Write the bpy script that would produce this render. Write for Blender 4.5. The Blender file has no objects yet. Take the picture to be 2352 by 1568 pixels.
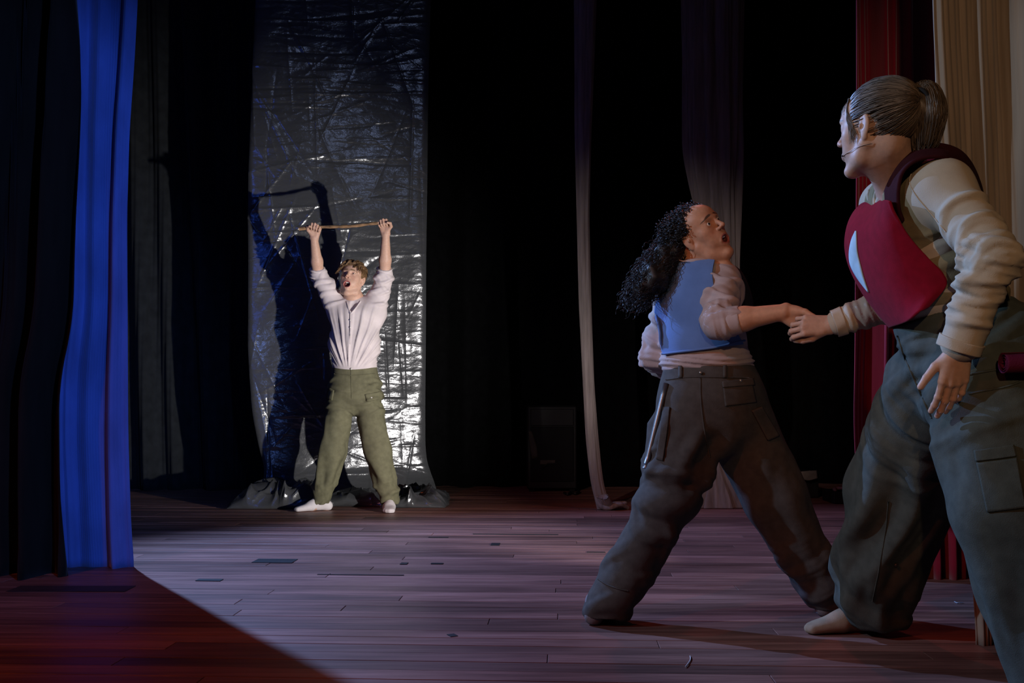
import bpy, math, random
import numpy as np
from mathutils import Vector, Matrix
from mathutils.bvhtree import BVHTree

# ------------------------------------------------------------------ camera, world, lights
F, CX, HY, CH = 2287.0, 1176.0, 915.0, 0.78      # focal length in pixels, optical centre column, horizon row, camera height
scene = bpy.context.scene
col = scene.collection
R = math.radians
cam_d = bpy.data.cameras.new('camera'); cam = bpy.data.objects.new('camera', cam_d); col.objects.link(cam)
cam.location = (0, 0, CH); cam.rotation_euler = (R(90), 0, 0)
cam_d.sensor_width = 36.0; cam_d.lens = 36.0 * F / 2352.0
cam_d.shift_y = (HY - 784.0) / 2352.0
cam_d.clip_start = 0.05; cam_d.clip_end = 100
scene.camera = cam

w = bpy.data.worlds.new('dark_house'); scene.world = w; w.use_nodes = True
w.node_tree.nodes['Background'].inputs[0].default_value = (0.55, 0.6, 0.75, 1)
w.node_tree.nodes['Background'].inputs[1].default_value = 0.0022

scene.view_settings.view_transform = 'Standard'
try: scene.view_settings.look = 'None'
except Exception: pass
scene.view_settings.exposure = 0.0
scene.view_settings.gamma = 1.0
scene.view_settings.use_curve_mapping = False

def spot(name, loc, aim, power, color, angle, blend=.5, size=.06):
    l = bpy.data.lights.new(name, 'SPOT'); o = bpy.data.objects.new(name, l); col.objects.link(o)
    l.energy = power; l.color = color; l.spot_size = R(angle); l.spot_blend = blend; l.shadow_soft_size = size
    o.location = loc
    o.rotation_euler = (Vector(aim) - Vector(loc)).to_track_quat('-Z', 'Y').to_euler()
    return o
# stage lanterns, all of them outside the picture
spot('side_lantern_cool', (-2.48, 5.6, 3.0), (.55, 3.3, .1), 980, (.27, .47, 1.0), 100, .6, .02)
spot('front_lantern_cool', (-3.3, 1.9, 2.7), (.95, 3.3, 1.0), 330, (.56, .76, 1.0), 34, .5, .04)
spot('front_lantern_amber', (-.9, -4.2, 3.0), (1.40, 3.0, 1.45), 430, (1.0, .62, .36), 20, .8, .07)
spot('front_lantern_red', (-3.4, -1.6, 4.2), (-.8, 3.3, .0), 300, (1.0, .19, .07), 44, .7, .1)
spot('house_lantern_white', (-3.0, -3.0, 3.6), (1.0, 7.1, 1.15), 850, (1.0, .86, .80), 15, .9, .06)
spot('wing_lantern_white', (1.5, 3.6, .36), (-1.1, 7.0, 1.0), 850, (1.0, .95, .91), 50, 1.0, .03)
spot('top_lantern_red', (1.2, 6.2, 5.2), (1.1, 4.6, 0), 100, (1.0, .16, .12), 70, .8, .1)
spot('front_lantern_blue', (.9, .4, 1.75), (-2.55, 4.6, 1.15), 500, (.16, .32, 1.0), 40, .6, .06)
spot('border_lantern_blue', (1.6, 2.6, 4.6), (-1.3, 7.6, 3.1), 30, (.45, .58, 1.0), 30, .9, .35)

# ------------------------------------------------------------------ helpers
def P(px, py, d): return np.array([(px - CX) / F * d, d, CH + (HY - py) / F * d])
def PL(lst): return np.array([P(*q) for q in lst])
def nrm(v):
    v = np.asarray(v, float); return v / (np.linalg.norm(v) + 1e-12)

def make_mesh(name, V, Q, smooth=True):
    """V (n,3); Q int array (m,4) or (m,3)"""
    me = bpy.data.meshes.new(name)
    V = np.asarray(V, np.float32); Q = np.asarray(Q, np.int32)
    k = Q.shape[1]
    me.vertices.add(len(V)); me.vertices.foreach_set('co', V.ravel())
    me.loops.add(Q.size); me.loops.foreach_set('vertex_index', Q.ravel())
    me.polygons.add(len(Q)); me.polygons.foreach_set('loop_start', np.arange(0, Q.size, k, dtype=np.int32))
    me.polygons.foreach_set('use_smooth', np.full(len(Q), smooth, bool))
    me.update(calc_edges=True); me.validate()
    return me

def link(name, me, mat, parent=None, root_loc=None):
    o = bpy.data.objects.new(name, me); col.objects.link(o)
    if mat is not None: me.materials.append(mat)
    if parent is not None: o.parent = parent
    return o

def obj(name, V, Q, mat, parent=None, smooth=True, solid=0, offset=0.0):
    """world-space vertices; a parent's location is taken off so that the Empty at its base carries the thing"""
    V = np.asarray(V, float)
    org = np.zeros(3)
    p = parent
    while p is not None:
        org = org + np.array(p.location); p = p.parent
    o = link(name, make_mesh(name, V - org, Q, smooth), mat, parent)
    if solid:
        m = o.modifiers.new('thickness', 'SOLIDIFY'); m.thickness = solid; m.offset = offset
    return o

def tag(o, label, cat, group=None, kind=None):
    if label: o['label'] = label
    if cat: o['category'] = cat
    if group: o['group'] = group
    if kind: o['kind'] = kind
    return o

def empty(name, loc, label, cat):
    o = bpy.data.objects.new(name, None); col.objects.link(o); o.location = tuple(loc); o.empty_display_size = .1
    return tag(o, label, cat)

def set_col(o, C):
    a = o.data.color_attributes.new('Col', 'FLOAT_COLOR', 'POINT')
    C4 = np.ones((len(C), 4), np.float32); C4[:, :3] = C
    a.data.foreach_set('color', C4.ravel())

# ---- grids, tubes, patches
def grid_faces(n, m, wrap_m=False):
    i = np.arange(n - 1)[:, None]; j = np.arange(m if wrap_m else m - 1)[None, :]
    j2 = (j + 1) % m
    a = i * m + j; b = i * m + j2; c = (i + 1) * m + j2; d = (i + 1) * m + j
    return np.stack([a, b, c, d], -1).reshape(-1, 4)

def catmull(pts, ts):
    """pts (k,...) interpolated at ts in [0,k-1]"""
    pts = np.asarray(pts, float); k = len(pts)
    if k == 2:
        t = ts.reshape((-1,) + (1,) * (pts.ndim - 1)); return pts[0] * (1 - t) + pts[1] * t
    e = np.concatenate([[2 * pts[0] - pts[1]], pts, [2 * pts[-1] - pts[-2]]])
    i = np.clip(np.floor(ts).astype(int), 0, k - 2); t = (ts - i).reshape((-1,) + (1,) * (pts.ndim - 1))
    p0, p1, p2, p3 = e[i], e[i + 1], e[i + 2], e[i + 3]
    return .5 * (2 * p1 + (p2 - p0) * t + (2 * p0 - 5 * p1 + 4 * p2 - p3) * t ** 2 + (3 * p1 - p0 - 3 * p2 + p3) * t ** 3)

def resample(pts, n):
    pts = np.asarray(pts, float); return catmull(pts, np.linspace(0, len(pts) - 1, n))

def patch(net, nu, nv):
    """net (rows, cols, 3) -> smooth sheet of nu x nv points"""
    a = resample(np.asarray(net, float), nu)
    b = np.swapaxes(resample(np.swapaxes(a, 0, 1), nv), 0, 1)
    return b.reshape(-1, 3), grid_faces(nu, nv)

def tubes(C, rad, sides=5, closed_caps=True):
    """C (S,n,3) strands, rad (S,n) or scalar -> V,Q for all of them"""
    C = np.asarray(C, float)
    if C.ndim == 2: C = C[None]
    S, n, _ = C.shape
    rad = np.broadcast_to(np.asarray(rad, float), (S, n)) if np.ndim(rad) != 1 else np.broadcast_to(np.asarray(rad)[None, :], (S, n))
    T = np.gradient(C, axis=1); T /= np.linalg.norm(T, axis=2, keepdims=True) + 1e-12
    ref = np.array([.31, .52, .79]); ref /= np.linalg.norm(ref)
    A = np.cross(T, ref); A /= np.linalg.norm(A, axis=2, keepdims=True) + 1e-9
    B = np.cross(T, A)
    ang = np.linspace(0, 2 * np.pi, sides, endpoint=False)
    V = C[:, :, None, :] + rad[:, :, None, None] * (A[:, :, None, :] * np.cos(ang)[None, None, :, None] + B[:, :, None, :] * np.sin(ang)[None, None, :, None])
    fq = grid_faces(n, sides, True)
    Q = (fq[None] + (np.arange(S) * n * sides)[:, None, None]).reshape(-1, 4)
    V = V.reshape(-1, 3)
    if closed_caps and sides >= 4:
        caps = []
        for s in range(S):
            o = s * n * sides
            for j in range(1, sides - 1, 2):
                k2 = min(j + 2, sides - 1) if j + 2 < sides else j + 1
                q = [o, o + j, o + j + 1, o + (j + 2 if j + 2 < sides else 0)]
                if q[3] == o: q[3] = o + j + 1
                caps.append(q)
                e = o + (n - 1) * sides
                caps.append([x - o + e for x in q][::-1])
        caps = [c for c in caps if len(set(c)) == 4]
        if caps: Q = np.concatenate([Q, np.array(caps)])
    return V, Q

def box_vq(c, size, Rm=np.eye(3), bev=0.0):
    c = np.asarray(c, float); h = np.asarray(size, float) / 2
    if bev <= 0:
        V = np.array([[x, y, z] for x in (-1, 1) for y in (-1, 1) for z in (-1, 1)], float) * h
        Q = np.array([[0, 1, 3, 2], [4, 6, 7, 5], [0, 4, 5, 1], [2, 3, 7, 6], [0, 2, 6, 4], [1, 5, 7, 3]])
        return V @ Rm.T + c, Q
    bev = min(bev, h.min() * .9)
    V = []; idx = {}
    for a in range(3):
        for s in (-1, 1):
            for u in (-1, 1):
                for v in (-1, 1):
                    p = np.zeros(3); p[a] = s * h[a]; p[(a + 1) % 3] = u * (h[(a + 1) % 3] - bev); p[(a + 2) % 3] = v * (h[(a + 2) % 3] - bev)
                    sg = [0, 0, 0]; sg[a] = s; sg[(a + 1) % 3] = u; sg[(a + 2) % 3] = v
                    idx[(a, tuple(sg))] = len(V); V.append(p)
    Q = []
    for a in range(3):
        for s in (-1, 1):
            b, c2 = (a + 1) % 3, (a + 2) % 3
            q = []
            for u, v in ((-1, -1), (1, -1), (1, 1), (-1, 1)):
                sg = [0, 0, 0]; sg[a] = s; sg[b] = u; sg[c2] = v; q.append(idx[(a, tuple(sg))])
            Q.append(q if s > 0 else q[::-1])
    for a in range(3):                                  # bevelled edges along axis a
        b, c2 = (a + 1) % 3, (a + 2) % 3
        for u in (-1, 1):
            for v in (-1, 1):
                q = []
                for ax, s in ((b, -1), (b, 1), (c2, 1), (c2, -1)):
                    sg = [0, 0, 0]; sg[a] = s; sg[b] = u; sg[c2] = v; q.append(idx[(ax, tuple(sg))])
                Q.append(q if u * v > 0 else q[::-1])
    V = np.array(V)
    T = []
    for sx in (-1, 1):
        for sy in (-1, 1):
            for sz in (-1, 1):
                t = [idx[(k, (sx, sy, sz))] for k in range(3)]
                T.append(t if sx * sy * sz > 0 else t[::-1])
    Q = Q + [t + [t[2]] for t in T]
    # corner triangles as degenerate-free: keep as quads with a midpoint is needless, so make them tris below
    return V @ Rm.T + np.asarray(c, float), Q

def box(name, c, size, mat, parent=None, Rm=np.eye(3), bev=0.0):
    V, Q = box_vq(c, size, Rm, bev)
    org = np.zeros(3); p = parent
    while p is not None:
        org = org + np.array(p.location); p = p.parent
    me = bpy.data.meshes.new(name)
    faces = []
    for q in Q:
        q = list(q); faces.append(q[:3] if len(q) == 4 and q[3] == q[2] else q)
    me.from_pydata([tuple(v) for v in (V - org)], [], [tuple(int(i) for i in f) for f in faces]); me.update()
    return link(name, me, mat, parent)

def rotz(a): return np.array([[math.cos(a), -math.sin(a), 0], [math.sin(a), math.cos(a), 0], [0, 0, 1]])

# ---- smooth pseudo noise
class Noise:
    def __init__(s, seed, n=14, lo=.5, hi=2.2):
        r = np.random.RandomState(seed)
        v = r.normal(size=(n, 3)); v /= np.linalg.norm(v, axis=1, keepdims=True)
        s.k = v * r.uniform(lo, hi, (n, 1)) * 2 * np.pi; s.ph = r.uniform(0, 6.28, n); s.n = n
    def __call__(s, X):
        return np.sin(X @ s.k.T + s.ph).sum(1) / math.sqrt(s.n) * .9

# ---- implicit modelling: smooth union of tapered limbs and ellipsoids, meshed with surface nets
class Sdf:
    def __init__(s): s.p = []
    def cone(s, a, b, r1, r2, k=.02, op=1, w=None, ratio=1.0, r2ratio=None):
        a = np.asarray(a, float); b = np.asarray(b, float)
        m = max(r1, r2) * max(ratio, r2ratio or ratio, 1) + k + .03
        lo = np.minimum(a, b) - m; hi = np.maximum(a, b) + m
        s.p.append(('c', lo, hi, k, op, a, b, r1, r2, None if w is None else nrm(w), ratio, r2ratio or ratio)); return s
    def chain(s, pts, rs, k=.02, **kw):
        for i in range(len(pts) - 1): s.cone(pts[i], pts[i + 1], rs[i], rs[i + 1], k, **kw)
        return s
    def ell(s, c, r, M=np.eye(3), k=.02, op=1):
        c = np.asarray(c, float); r = np.asarray(r, float)
        m = r.max() + k + .03
        s.p.append(('e', c - m, c + m, k, op, c, r, np.asarray(M))); return s
    def half(s, c, n, k=.002):
        """keep the side of the plane that n points away from"""
        s.p.append(('h', None, None, k, -1, np.asarray(c, float), nrm(n))); return s
    def grid(s, xs, ys, zs):
        D = np.full((len(xs), len(ys), len(zs)), .5, np.float32)
        for q in s.p:
            if q[0] == 'h':
                c, n = q[5], q[6]
                d = ((xs - c[0]) * n[0])[:, None, None] + ((ys - c[1]) * n[1])[None, :, None] + ((zs - c[2]) * n[2])[None, None, :]
                np.maximum(D, d.astype(np.float32), out=D); continue
            lo, hi, k, op = q[1:5]
            i0, i1 = np.searchsorted(xs, [lo[0], hi[0]]); j0, j1 = np.searchsorted(ys, [lo[1], hi[1]]); k0, k1 = np.searchsorted(zs, [lo[2], hi[2]])
            if i1 <= i0 or j1 <= j0 or k1 <= k0: continue
            X = xs[i0:i1][:, None, None].astype(np.float32); Y = ys[j0:j1][None, :, None].astype(np.float32); Z = zs[k0:k1][None, None, :].astype(np.float32)
            if q[0] == 'c':
                a, b, r1, r2, wv, ra, rb = q[5:]
                ba = b - a; L2 = float(ba @ ba) + 1e-12
                t = ((X - a[0]) * ba[0] + (Y - a[1]) * ba[1] + (Z - a[2]) * ba[2]) / L2
                np.clip(t, 0, 1, out=t)
                qx = X - a[0] - t * ba[0]; qy = Y - a[1] - t * ba[1]; qz = Z - a[2] - t * ba[2]
                if wv is not None:
                    f = (qx * wv[0] + qy * wv[1] + qz * wv[2]) * (1 / (ra + (rb - ra) * t) - 1)
                    qx = qx + wv[0] * f; qy = qy + wv[1] * f; qz = qz + wv[2] * f
                d = np.sqrt(qx * qx + qy * qy + qz * qz) - (r1 + (r2 - r1) * t)
            else:
                c, r, M = q[5:]
                lx = ((X - c[0]) * M[0, 0] + (Y - c[1]) * M[1, 0] + (Z - c[2]) * M[2, 0]) / r[0]
                ly = ((X - c[0]) * M[0, 1] + (Y - c[1]) * M[1, 1] + (Z - c[2]) * M[2, 1]) / r[1]
                lz = ((X - c[0]) * M[0, 2] + (Y - c[1]) * M[1, 2] + (Z - c[2]) * M[2, 2]) / r[2]
                k_0 = np.sqrt(lx * lx + ly * ly + lz * lz)
                k_1 = np.sqrt((lx / r[0]) ** 2 + (ly / r[1]) ** 2 + (lz / r[2]) ** 2) + 1e-6
                d = k_0 * (k_0 - 1) / k_1
            sub = D[i0:i1, j0:j1, k0:k1]
            if op > 0:
                h = np.maximum(k - np.abs(sub - d), 0) / max(k, 1e-6)
                D[i0:i1, j0:j1, k0:k1] = np.minimum(sub, d) - h * h * k * .25
            else:
                d = -d
                h = np.maximum(k - np.abs(sub - d), 0) / max(k, 1e-6)
                D[i0:i1, j0:j1, k0:k1] = np.maximum(sub, d) + h * h * k * .25
        return D
    def bounds(s):
        L = [q for q in s.p if q[0] != 'h' and q[4] > 0]
        return np.min([q[1] for q in L], 0), np.max([q[2] for q in L], 0)
    def mesh(s, h, lo=None, hi=None, excl=()):
        b0, b1 = s.bounds()
        lo = b0 if lo is None else np.asarray(lo, float); hi = b1 if hi is None else np.asarray(hi, float)
        xs = np.arange(lo[0], hi[0] + h, h); ys = np.arange(lo[1], hi[1] + h, h); zs = np.arange(lo[2], hi[2] + h, h)
        return nets(s.grid(xs, ys, zs), lo, h, excl)

def nets(D, lo, h, excl=()):
    S = D < 0
    nx, ny, nz = D.shape
    cnt = np.zeros((nx - 1, ny - 1, nz - 1), np.uint8)
    for a in (0, 1):
        for b in (0, 1):
            for c in (0, 1): cnt += S[a:nx - 1 + a, b:ny - 1 + b, c:nz - 1 + c]
    mixed = (cnt > 0) & (cnt < 8)
    I, J, K = np.nonzero(mixed)
    if len(I) == 0: return np.zeros((0, 3)), np.zeros((0, 4), int)
    idx = np.full(mixed.shape, -1, np.int64); idx[I, J, K] = np.arange(len(I))
    acc = np.zeros((len(I), 3)); num = np.zeros(len(I))
    for ax in range(3):
        for u in (0, 1):
            for v in (0, 1):
                o1 = [0, 0, 0]; o1[(ax + 1) % 3] = u; o1[(ax + 2) % 3] = v
                o2 = list(o1); o2[ax] = 1
                d1 = D[I + o1[0], J + o1[1], K + o1[2]]; d2 = D[I + o2[0], J + o2[1], K + o2[2]]
                m = (d1 < 0) != (d2 < 0)
                t = d1[m] / (d1[m] - d2[m])
                p = np.tile(np.array(o1, float), (m.sum(), 1)); p[:, ax] = t
                acc[m] += p; num[m] += 1
    V = (np.stack([I, J, K], 1) + acc / num[:, None]) * h + np.asarray(lo)
    Q = []
    for ax in range(3):
        A = np.moveaxis(S, ax, 0); X = np.moveaxis(idx, ax, 0)
        s0 = A[:-1, 1:-1, 1:-1]; s1 = A[1:, 1:-1, 1:-1]
        i, j, k = np.nonzero(s0 != s1)
        q = np.stack([X[i, j, k], X[i, j + 1, k], X[i, j + 1, k + 1], X[i, j, k + 1]], 1)
        f = ~s0[i, j, k] if ax != 1 else s0[i, j, k]
        q[f] = q[f][:, ::-1]
        Q.append(q)
    Q = np.concatenate(Q)
    Q = Q[(Q >= 0).all(1)]
    # settle the vertices on the true surface
    def tri(G):
        G = np.clip(G, 0, np.array(D.shape) - 1.001); i = np.floor(G).astype(int); f = G - i
        o = 0
        for a in (0, 1):
            for b in (0, 1):
                for c in (0, 1):
                    o = o + D[i[:, 0] + a, i[:, 1] + b, i[:, 2] + c] * np.abs(1 - a - f[:, 0]) * np.abs(1 - b - f[:, 1]) * np.abs(1 - c - f[:, 2])
        return o
    V = relax(V, Q, 2, .6)
    for _ in range(2):
        G = (V - np.asarray(lo)) / h
        g = np.stack([tri(G + .6 * np.eye(3)[a]) - tri(G - .6 * np.eye(3)[a]) for a in range(3)], 1) / (1.2 * h)
        st = tri(G)[:, None] * g / ((g * g).sum(1, keepdims=True) + .05)
        V = V - np.clip(st, -h * .6, h * .6)
    if len(excl):
        cen = V[Q].mean(1); keep = np.ones(len(Q), bool)
        for (l, g) in excl: keep &= ~((cen > np.asarray(l)) & (cen < np.asarray(g))).all(1)
        Q = Q[keep]
        used = np.unique(Q); re = np.full(len(V), -1); re[used] = np.arange(len(used)); V = V[used]; Q = re[Q]
    return V, Q

def join(parts):
    Vs, Qs, o = [], [], 0
    for V, Q in parts:
        if len(V) == 0: continue
        Vs.append(V); Qs.append(Q + o); o += len(V)
    return np.concatenate(Vs), np.concatenate(Qs)

def weld(parts):
    """the last mesh is the coarse body: its open rims are sewn to the finer pieces so that the body is one surface"""
    V, Q = join(parts)
    nf = sum(len(p[0]) for p in parts[:-1])
    E = np.sort(np.concatenate([Q[:, [0, 1]], Q[:, [1, 2]], Q[:, [2, 3]], Q[:, [3, 0]]]), 1)
    key = E[:, 0].astype(np.int64) * len(V) + E[:, 1]
    uq, cnt = np.unique(key, return_counts=True)
    rim = uq[cnt == 1]; rv = np.unique(np.concatenate([rim // len(V), rim % len(V)])).astype(int)
    fine = rv[rv < nf]; coarse = rv[rv >= nf]
    mp = np.arange(len(V))
    if len(fine) and len(coarse):
        F3 = V[fine]
        for c in coarse:
            d = ((F3 - V[c]) ** 2).sum(1); j = d.argmin()
            if d[j] < .025 ** 2: mp[c] = fine[j]
    Q = mp[Q]
    ok = np.array([len(set(q)) == 4 for q in Q])
    T = Q[~ok]; T = [list(dict.fromkeys(q)) for q in T]; T = [t + [t[2]] for t in T if len(t) == 3]
    Q = Q[ok]
    used = np.unique(Q); re_ = np.full(len(V), -1); re_[used] = np.arange(len(used))
    return V[used], re_[Q]

def vnormals(V, Q):
    n = np.cross(V[Q[:, 2]] - V[Q[:, 0]], V[Q[:, 3 if Q.shape[1] > 3 else 1]] - V[Q[:, 1]])
    N = np.zeros_like(V)
    for c in range(Q.shape[1]):
        for a in range(3): N[:, a] += np.bincount(Q[:, c], n[:, a], minlength=len(V))
    return N / (np.linalg.norm(N, axis=1, keepdims=True) + 1e-12)

def relax(V, Q, it=1, f=.5):
    E = np.concatenate([Q[:, [0, 1]], Q[:, [1, 2]], Q[:, [2, 3]], Q[:, [3, 0]]])
    for _ in range(it):
        A = np.zeros_like(V); n = np.bincount(E.ravel(), minlength=len(V)) + 1e-9
        for a in range(3): A[:, a] = np.bincount(E[:, 0], V[E[:, 1], a], minlength=len(V)) + np.bincount(E[:, 1], V[E[:, 0], a], minlength=len(V))
        V = V + f * (A / n[:, None] - V)
    return V

def seg_coords(V, a, b):
    """metres along a->b, angle round it, distance from it, clamped fraction"""
    a = np.asarray(a, float); b = np.asarray(b, float); L = np.linalg.norm(b - a); d = (b - a) / L
    q = V - a; s = q @ d
    u = nrm(np.cross(d, [.3, .9, .2])); v = np.cross(d, u)
    r = q - s[:, None] * d
    tc = np.clip(s, 0, L)
    dist = np.linalg.norm(V - a - tc[:, None] * d, axis=1)
    return s, np.arctan2(r @ v, r @ u), dist, s / L

def ring_folds(V, N, a, b, amp, freq, seed, reach=.12, lo=-.1, hi=1.1, slant=1.2):
    """cross-wise gathers round a sleeve or trouser leg"""
    s, ang, dist, t = seg_coords(V, a, b)
    r = np.random.RandomState(seed)
    h = 0
    for i in range(4):
        f = freq * r.uniform(.6, 1.5); p1, p2, p3 = r.uniform(0, 6.28, 3)
        x = np.sin(2 * np.pi * s * f + slant * r.uniform(.5, 1.4) * np.sin(ang + p1) + .6 * np.sin(2 * ang + p2) + p3)
        gate = .5 + .5 * np.sin(ang * 1 + r.uniform(0, 6.28) + s * 9)
        h = h + np.exp(-((1 - x) / .55) ** 2) * gate
    wgt = np.clip((reach - dist) / (.3 * reach), 0, 1) * np.clip((t - lo) / .12, 0, 1) * np.clip((hi - t) / .12, 0, 1)
    return V + N * ((h / 1.1 - .35) * amp * wgt)[:, None]

def long_folds(V, N, a, b, amp, n, seed, reach=.2, lo=-.1, hi=1.1, twist=2.0):
    """folds that run along a limb"""
    s, ang, dist, t = seg_coords(V, a, b)
    r = np.random.RandomState(seed); h = 0
    for i in range(3):
        k = n + r.randint(-1, 2)
        x = np.sin(k * .5 * ang + twist * r.uniform(-1, 1) * s * 3 + r.uniform(0, 6.28) + .7 * np.sin(s * 11 + r.uniform(0, 6)))
        h = h + np.exp(-((1 - np.abs(x)) / .5) ** 2) * -1 + 1
    wgt = np.clip((reach - dist) / (.3 * reach), 0, 1) * np.clip((t - lo) / .15, 0, 1) * np.clip((hi - t) / .15, 0, 1)
    return V + N * ((h / 1.4 - .6) * amp * wgt)[:, None]

# ---- pieces laid on a surface: found along sight lines once, then real geometry with thickness
ORIGIN = np.array([0, 0, CH])
def bvh_of(V, Q): return BVHTree.FromPolygons([tuple(v) for v in V], [tuple(int(i) for i in q) for q in Q])
def hits(bvh, pix, off=.003):
    out = []; last = None
    for (x, y) in pix:
        d = nrm(P(x, y, 3.0) - ORIGIN)
        loc, n, i, t = bvh.ray_cast(Vector(ORIGIN), Vector(d))
        if loc is None:
            out.append(None); continue
        n = np.array(n); n = n if n @ d < 0 else -n
        out.append(np.array(loc) + n * off)
    ok = [i for i, q in enumerate(out) if q is not None]
    if not ok: return None
    for i in range(len(out)):
        if out[i] is None:
            j = min(ok, key=lambda k: abs(k - i)); dep = out[j][1]
            out[i] = P(pix[i][0], pix[i][1], dep)
    return np.array(out)
def laid_panel(name, V0, Q0, left, right, mat, parent, n=24, m=14, off=.004, solid=.005, bvh=None, even=0):
    bvh = bvh or bvh_of(V0, Q0)
    Lp = resample(np.array(left, float), n); Rp = resample(np.array(right, float), n)
    rows = []
    for i in range(n):
        t = np.linspace(0, 1, m)[:, None]
        rows.append(Lp[i] * (1 - t) + Rp[i] * t)
    pix = np.concatenate(rows)
    G = hits(bvh, [tuple(q) for q in pix], off)
    if G is None: return None
    Q = grid_faces(n, m)
    if even: G = relax(G, Q, even, .5)
    return obj(name, G, Q, mat, parent, True, solid, 0)
def laid_seam(name, bvh, pix, r, mat, parent, n=30, off=.001):
    p = resample(np.array(pix, float), n)
    G = hits(bvh, [tuple(q) for q in p], off)
    if G is None: return None
    V, Q = tubes(G, r, 5)
    return obj(name, V, Q, mat, parent)

# ------------------------------------------------------------------ materials
def mk(name, c, rough=.85, spec=.25, metal=0., var=.18, vscale=14., bump=.12, bscale=350., stretch=(1, 1, 1), sheen=0., attr=None, sss=0., second=None, trans=0., coat=0.):
    m = bpy.data.materials.new(name); m.use_nodes = True
    nt = m.node_tree; b = nt.nodes['Principled BSDF']
    b.inputs['Roughness'].default_value = rough; b.inputs['Metallic'].default_value = metal
    b.inputs['Specular IOR Level'].default_value = spec
    if coat: b.inputs['Coat Weight'].default_value = coat; b.inputs['Coat Roughness'].default_value = .25
    if sheen:
        b.inputs['Sheen Weight'].default_value = sheen; b.inputs['Sheen Roughness'].default_value = .5
    if sss:
        b.inputs['Subsurface Weight'].default_value = sss; b.inputs['Subsurface Radius'].default_value = (1, .35, .2); b.inputs['Subsurface Scale'].default_value = .006
    tc = nt.nodes.new('ShaderNodeTexCoord'); mp = nt.nodes.new('ShaderNodeMapping'); mp.inputs['Scale'].default_value = stretch
    nt.links.new(tc.outputs['Object'], mp.inputs['Vector'])
    nz = nt.nodes.new('ShaderNodeTexNoise'); nz.inputs['Scale'].default_value = vscale; nz.inputs['Detail'].default_value = 5
    nt.links.new(mp.outputs[0], nz.inputs['Vector'])
    mx = nt.nodes.new('ShaderNodeMix'); mx.data_type = 'RGBA'; mx.blend_type = 'MULTIPLY'; mx.inputs[0].default_value = 1
    rp = nt.nodes.new('ShaderNodeMapRange'); rp.inputs['To Min'].default_value = 1 - var * 1.6; rp.inputs['To Max'].default_value = 1 + var * 1.6
    rp.inputs['From Min'].default_value = .25; rp.inputs['From Max'].default_value = .75
    nt.links.new(nz.outputs['Fac'], rp.inputs['Value'])
    if attr:
        at = nt.nodes.new('ShaderNodeAttribute'); at.attribute_name = attr
        nt.links.new(at.outputs['Color'], mx.inputs['A'])
    else: mx.inputs['A'].default_value = (*c, 1)
    nt.links.new(rp.outputs[0], mx.inputs['B'])
    nt.links.new(mx.outputs['Result'], b.inputs['Base Color'])
    if bump:
        n2 = nt.nodes.new('ShaderNodeTexNoise'); n2.inputs['Scale'].default_value = bscale; n2.inputs['Detail'].default_value = 3
        nt.links.new(mp.outputs[0], n2.inputs['Vector'])
        bp = nt.nodes.new('ShaderNodeBump'); bp.inputs['Strength'].default_value = bump; bp.inputs['Distance'].default_value = .004
        nt.links.new(n2.outputs['Fac'], bp.inputs['Height']); nt.links.new(bp.outputs[0], b.inputs['Normal'])
    if trans:
        tl = nt.nodes.new('ShaderNodeBsdfTranslucent'); ms = nt.nodes.new('ShaderNodeMixShader'); ms.inputs[0].default_value = trans
        nt.links.new(mx.outputs['Result'], tl.inputs['Color'])
        nt.links.new(b.outputs[0], ms.inputs[1]); nt.links.new(tl.outputs[0], ms.inputs[2])
        nt.links.new(ms.outputs[0], nt.nodes['Material Output'].inputs['Surface'])
    return m
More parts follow.
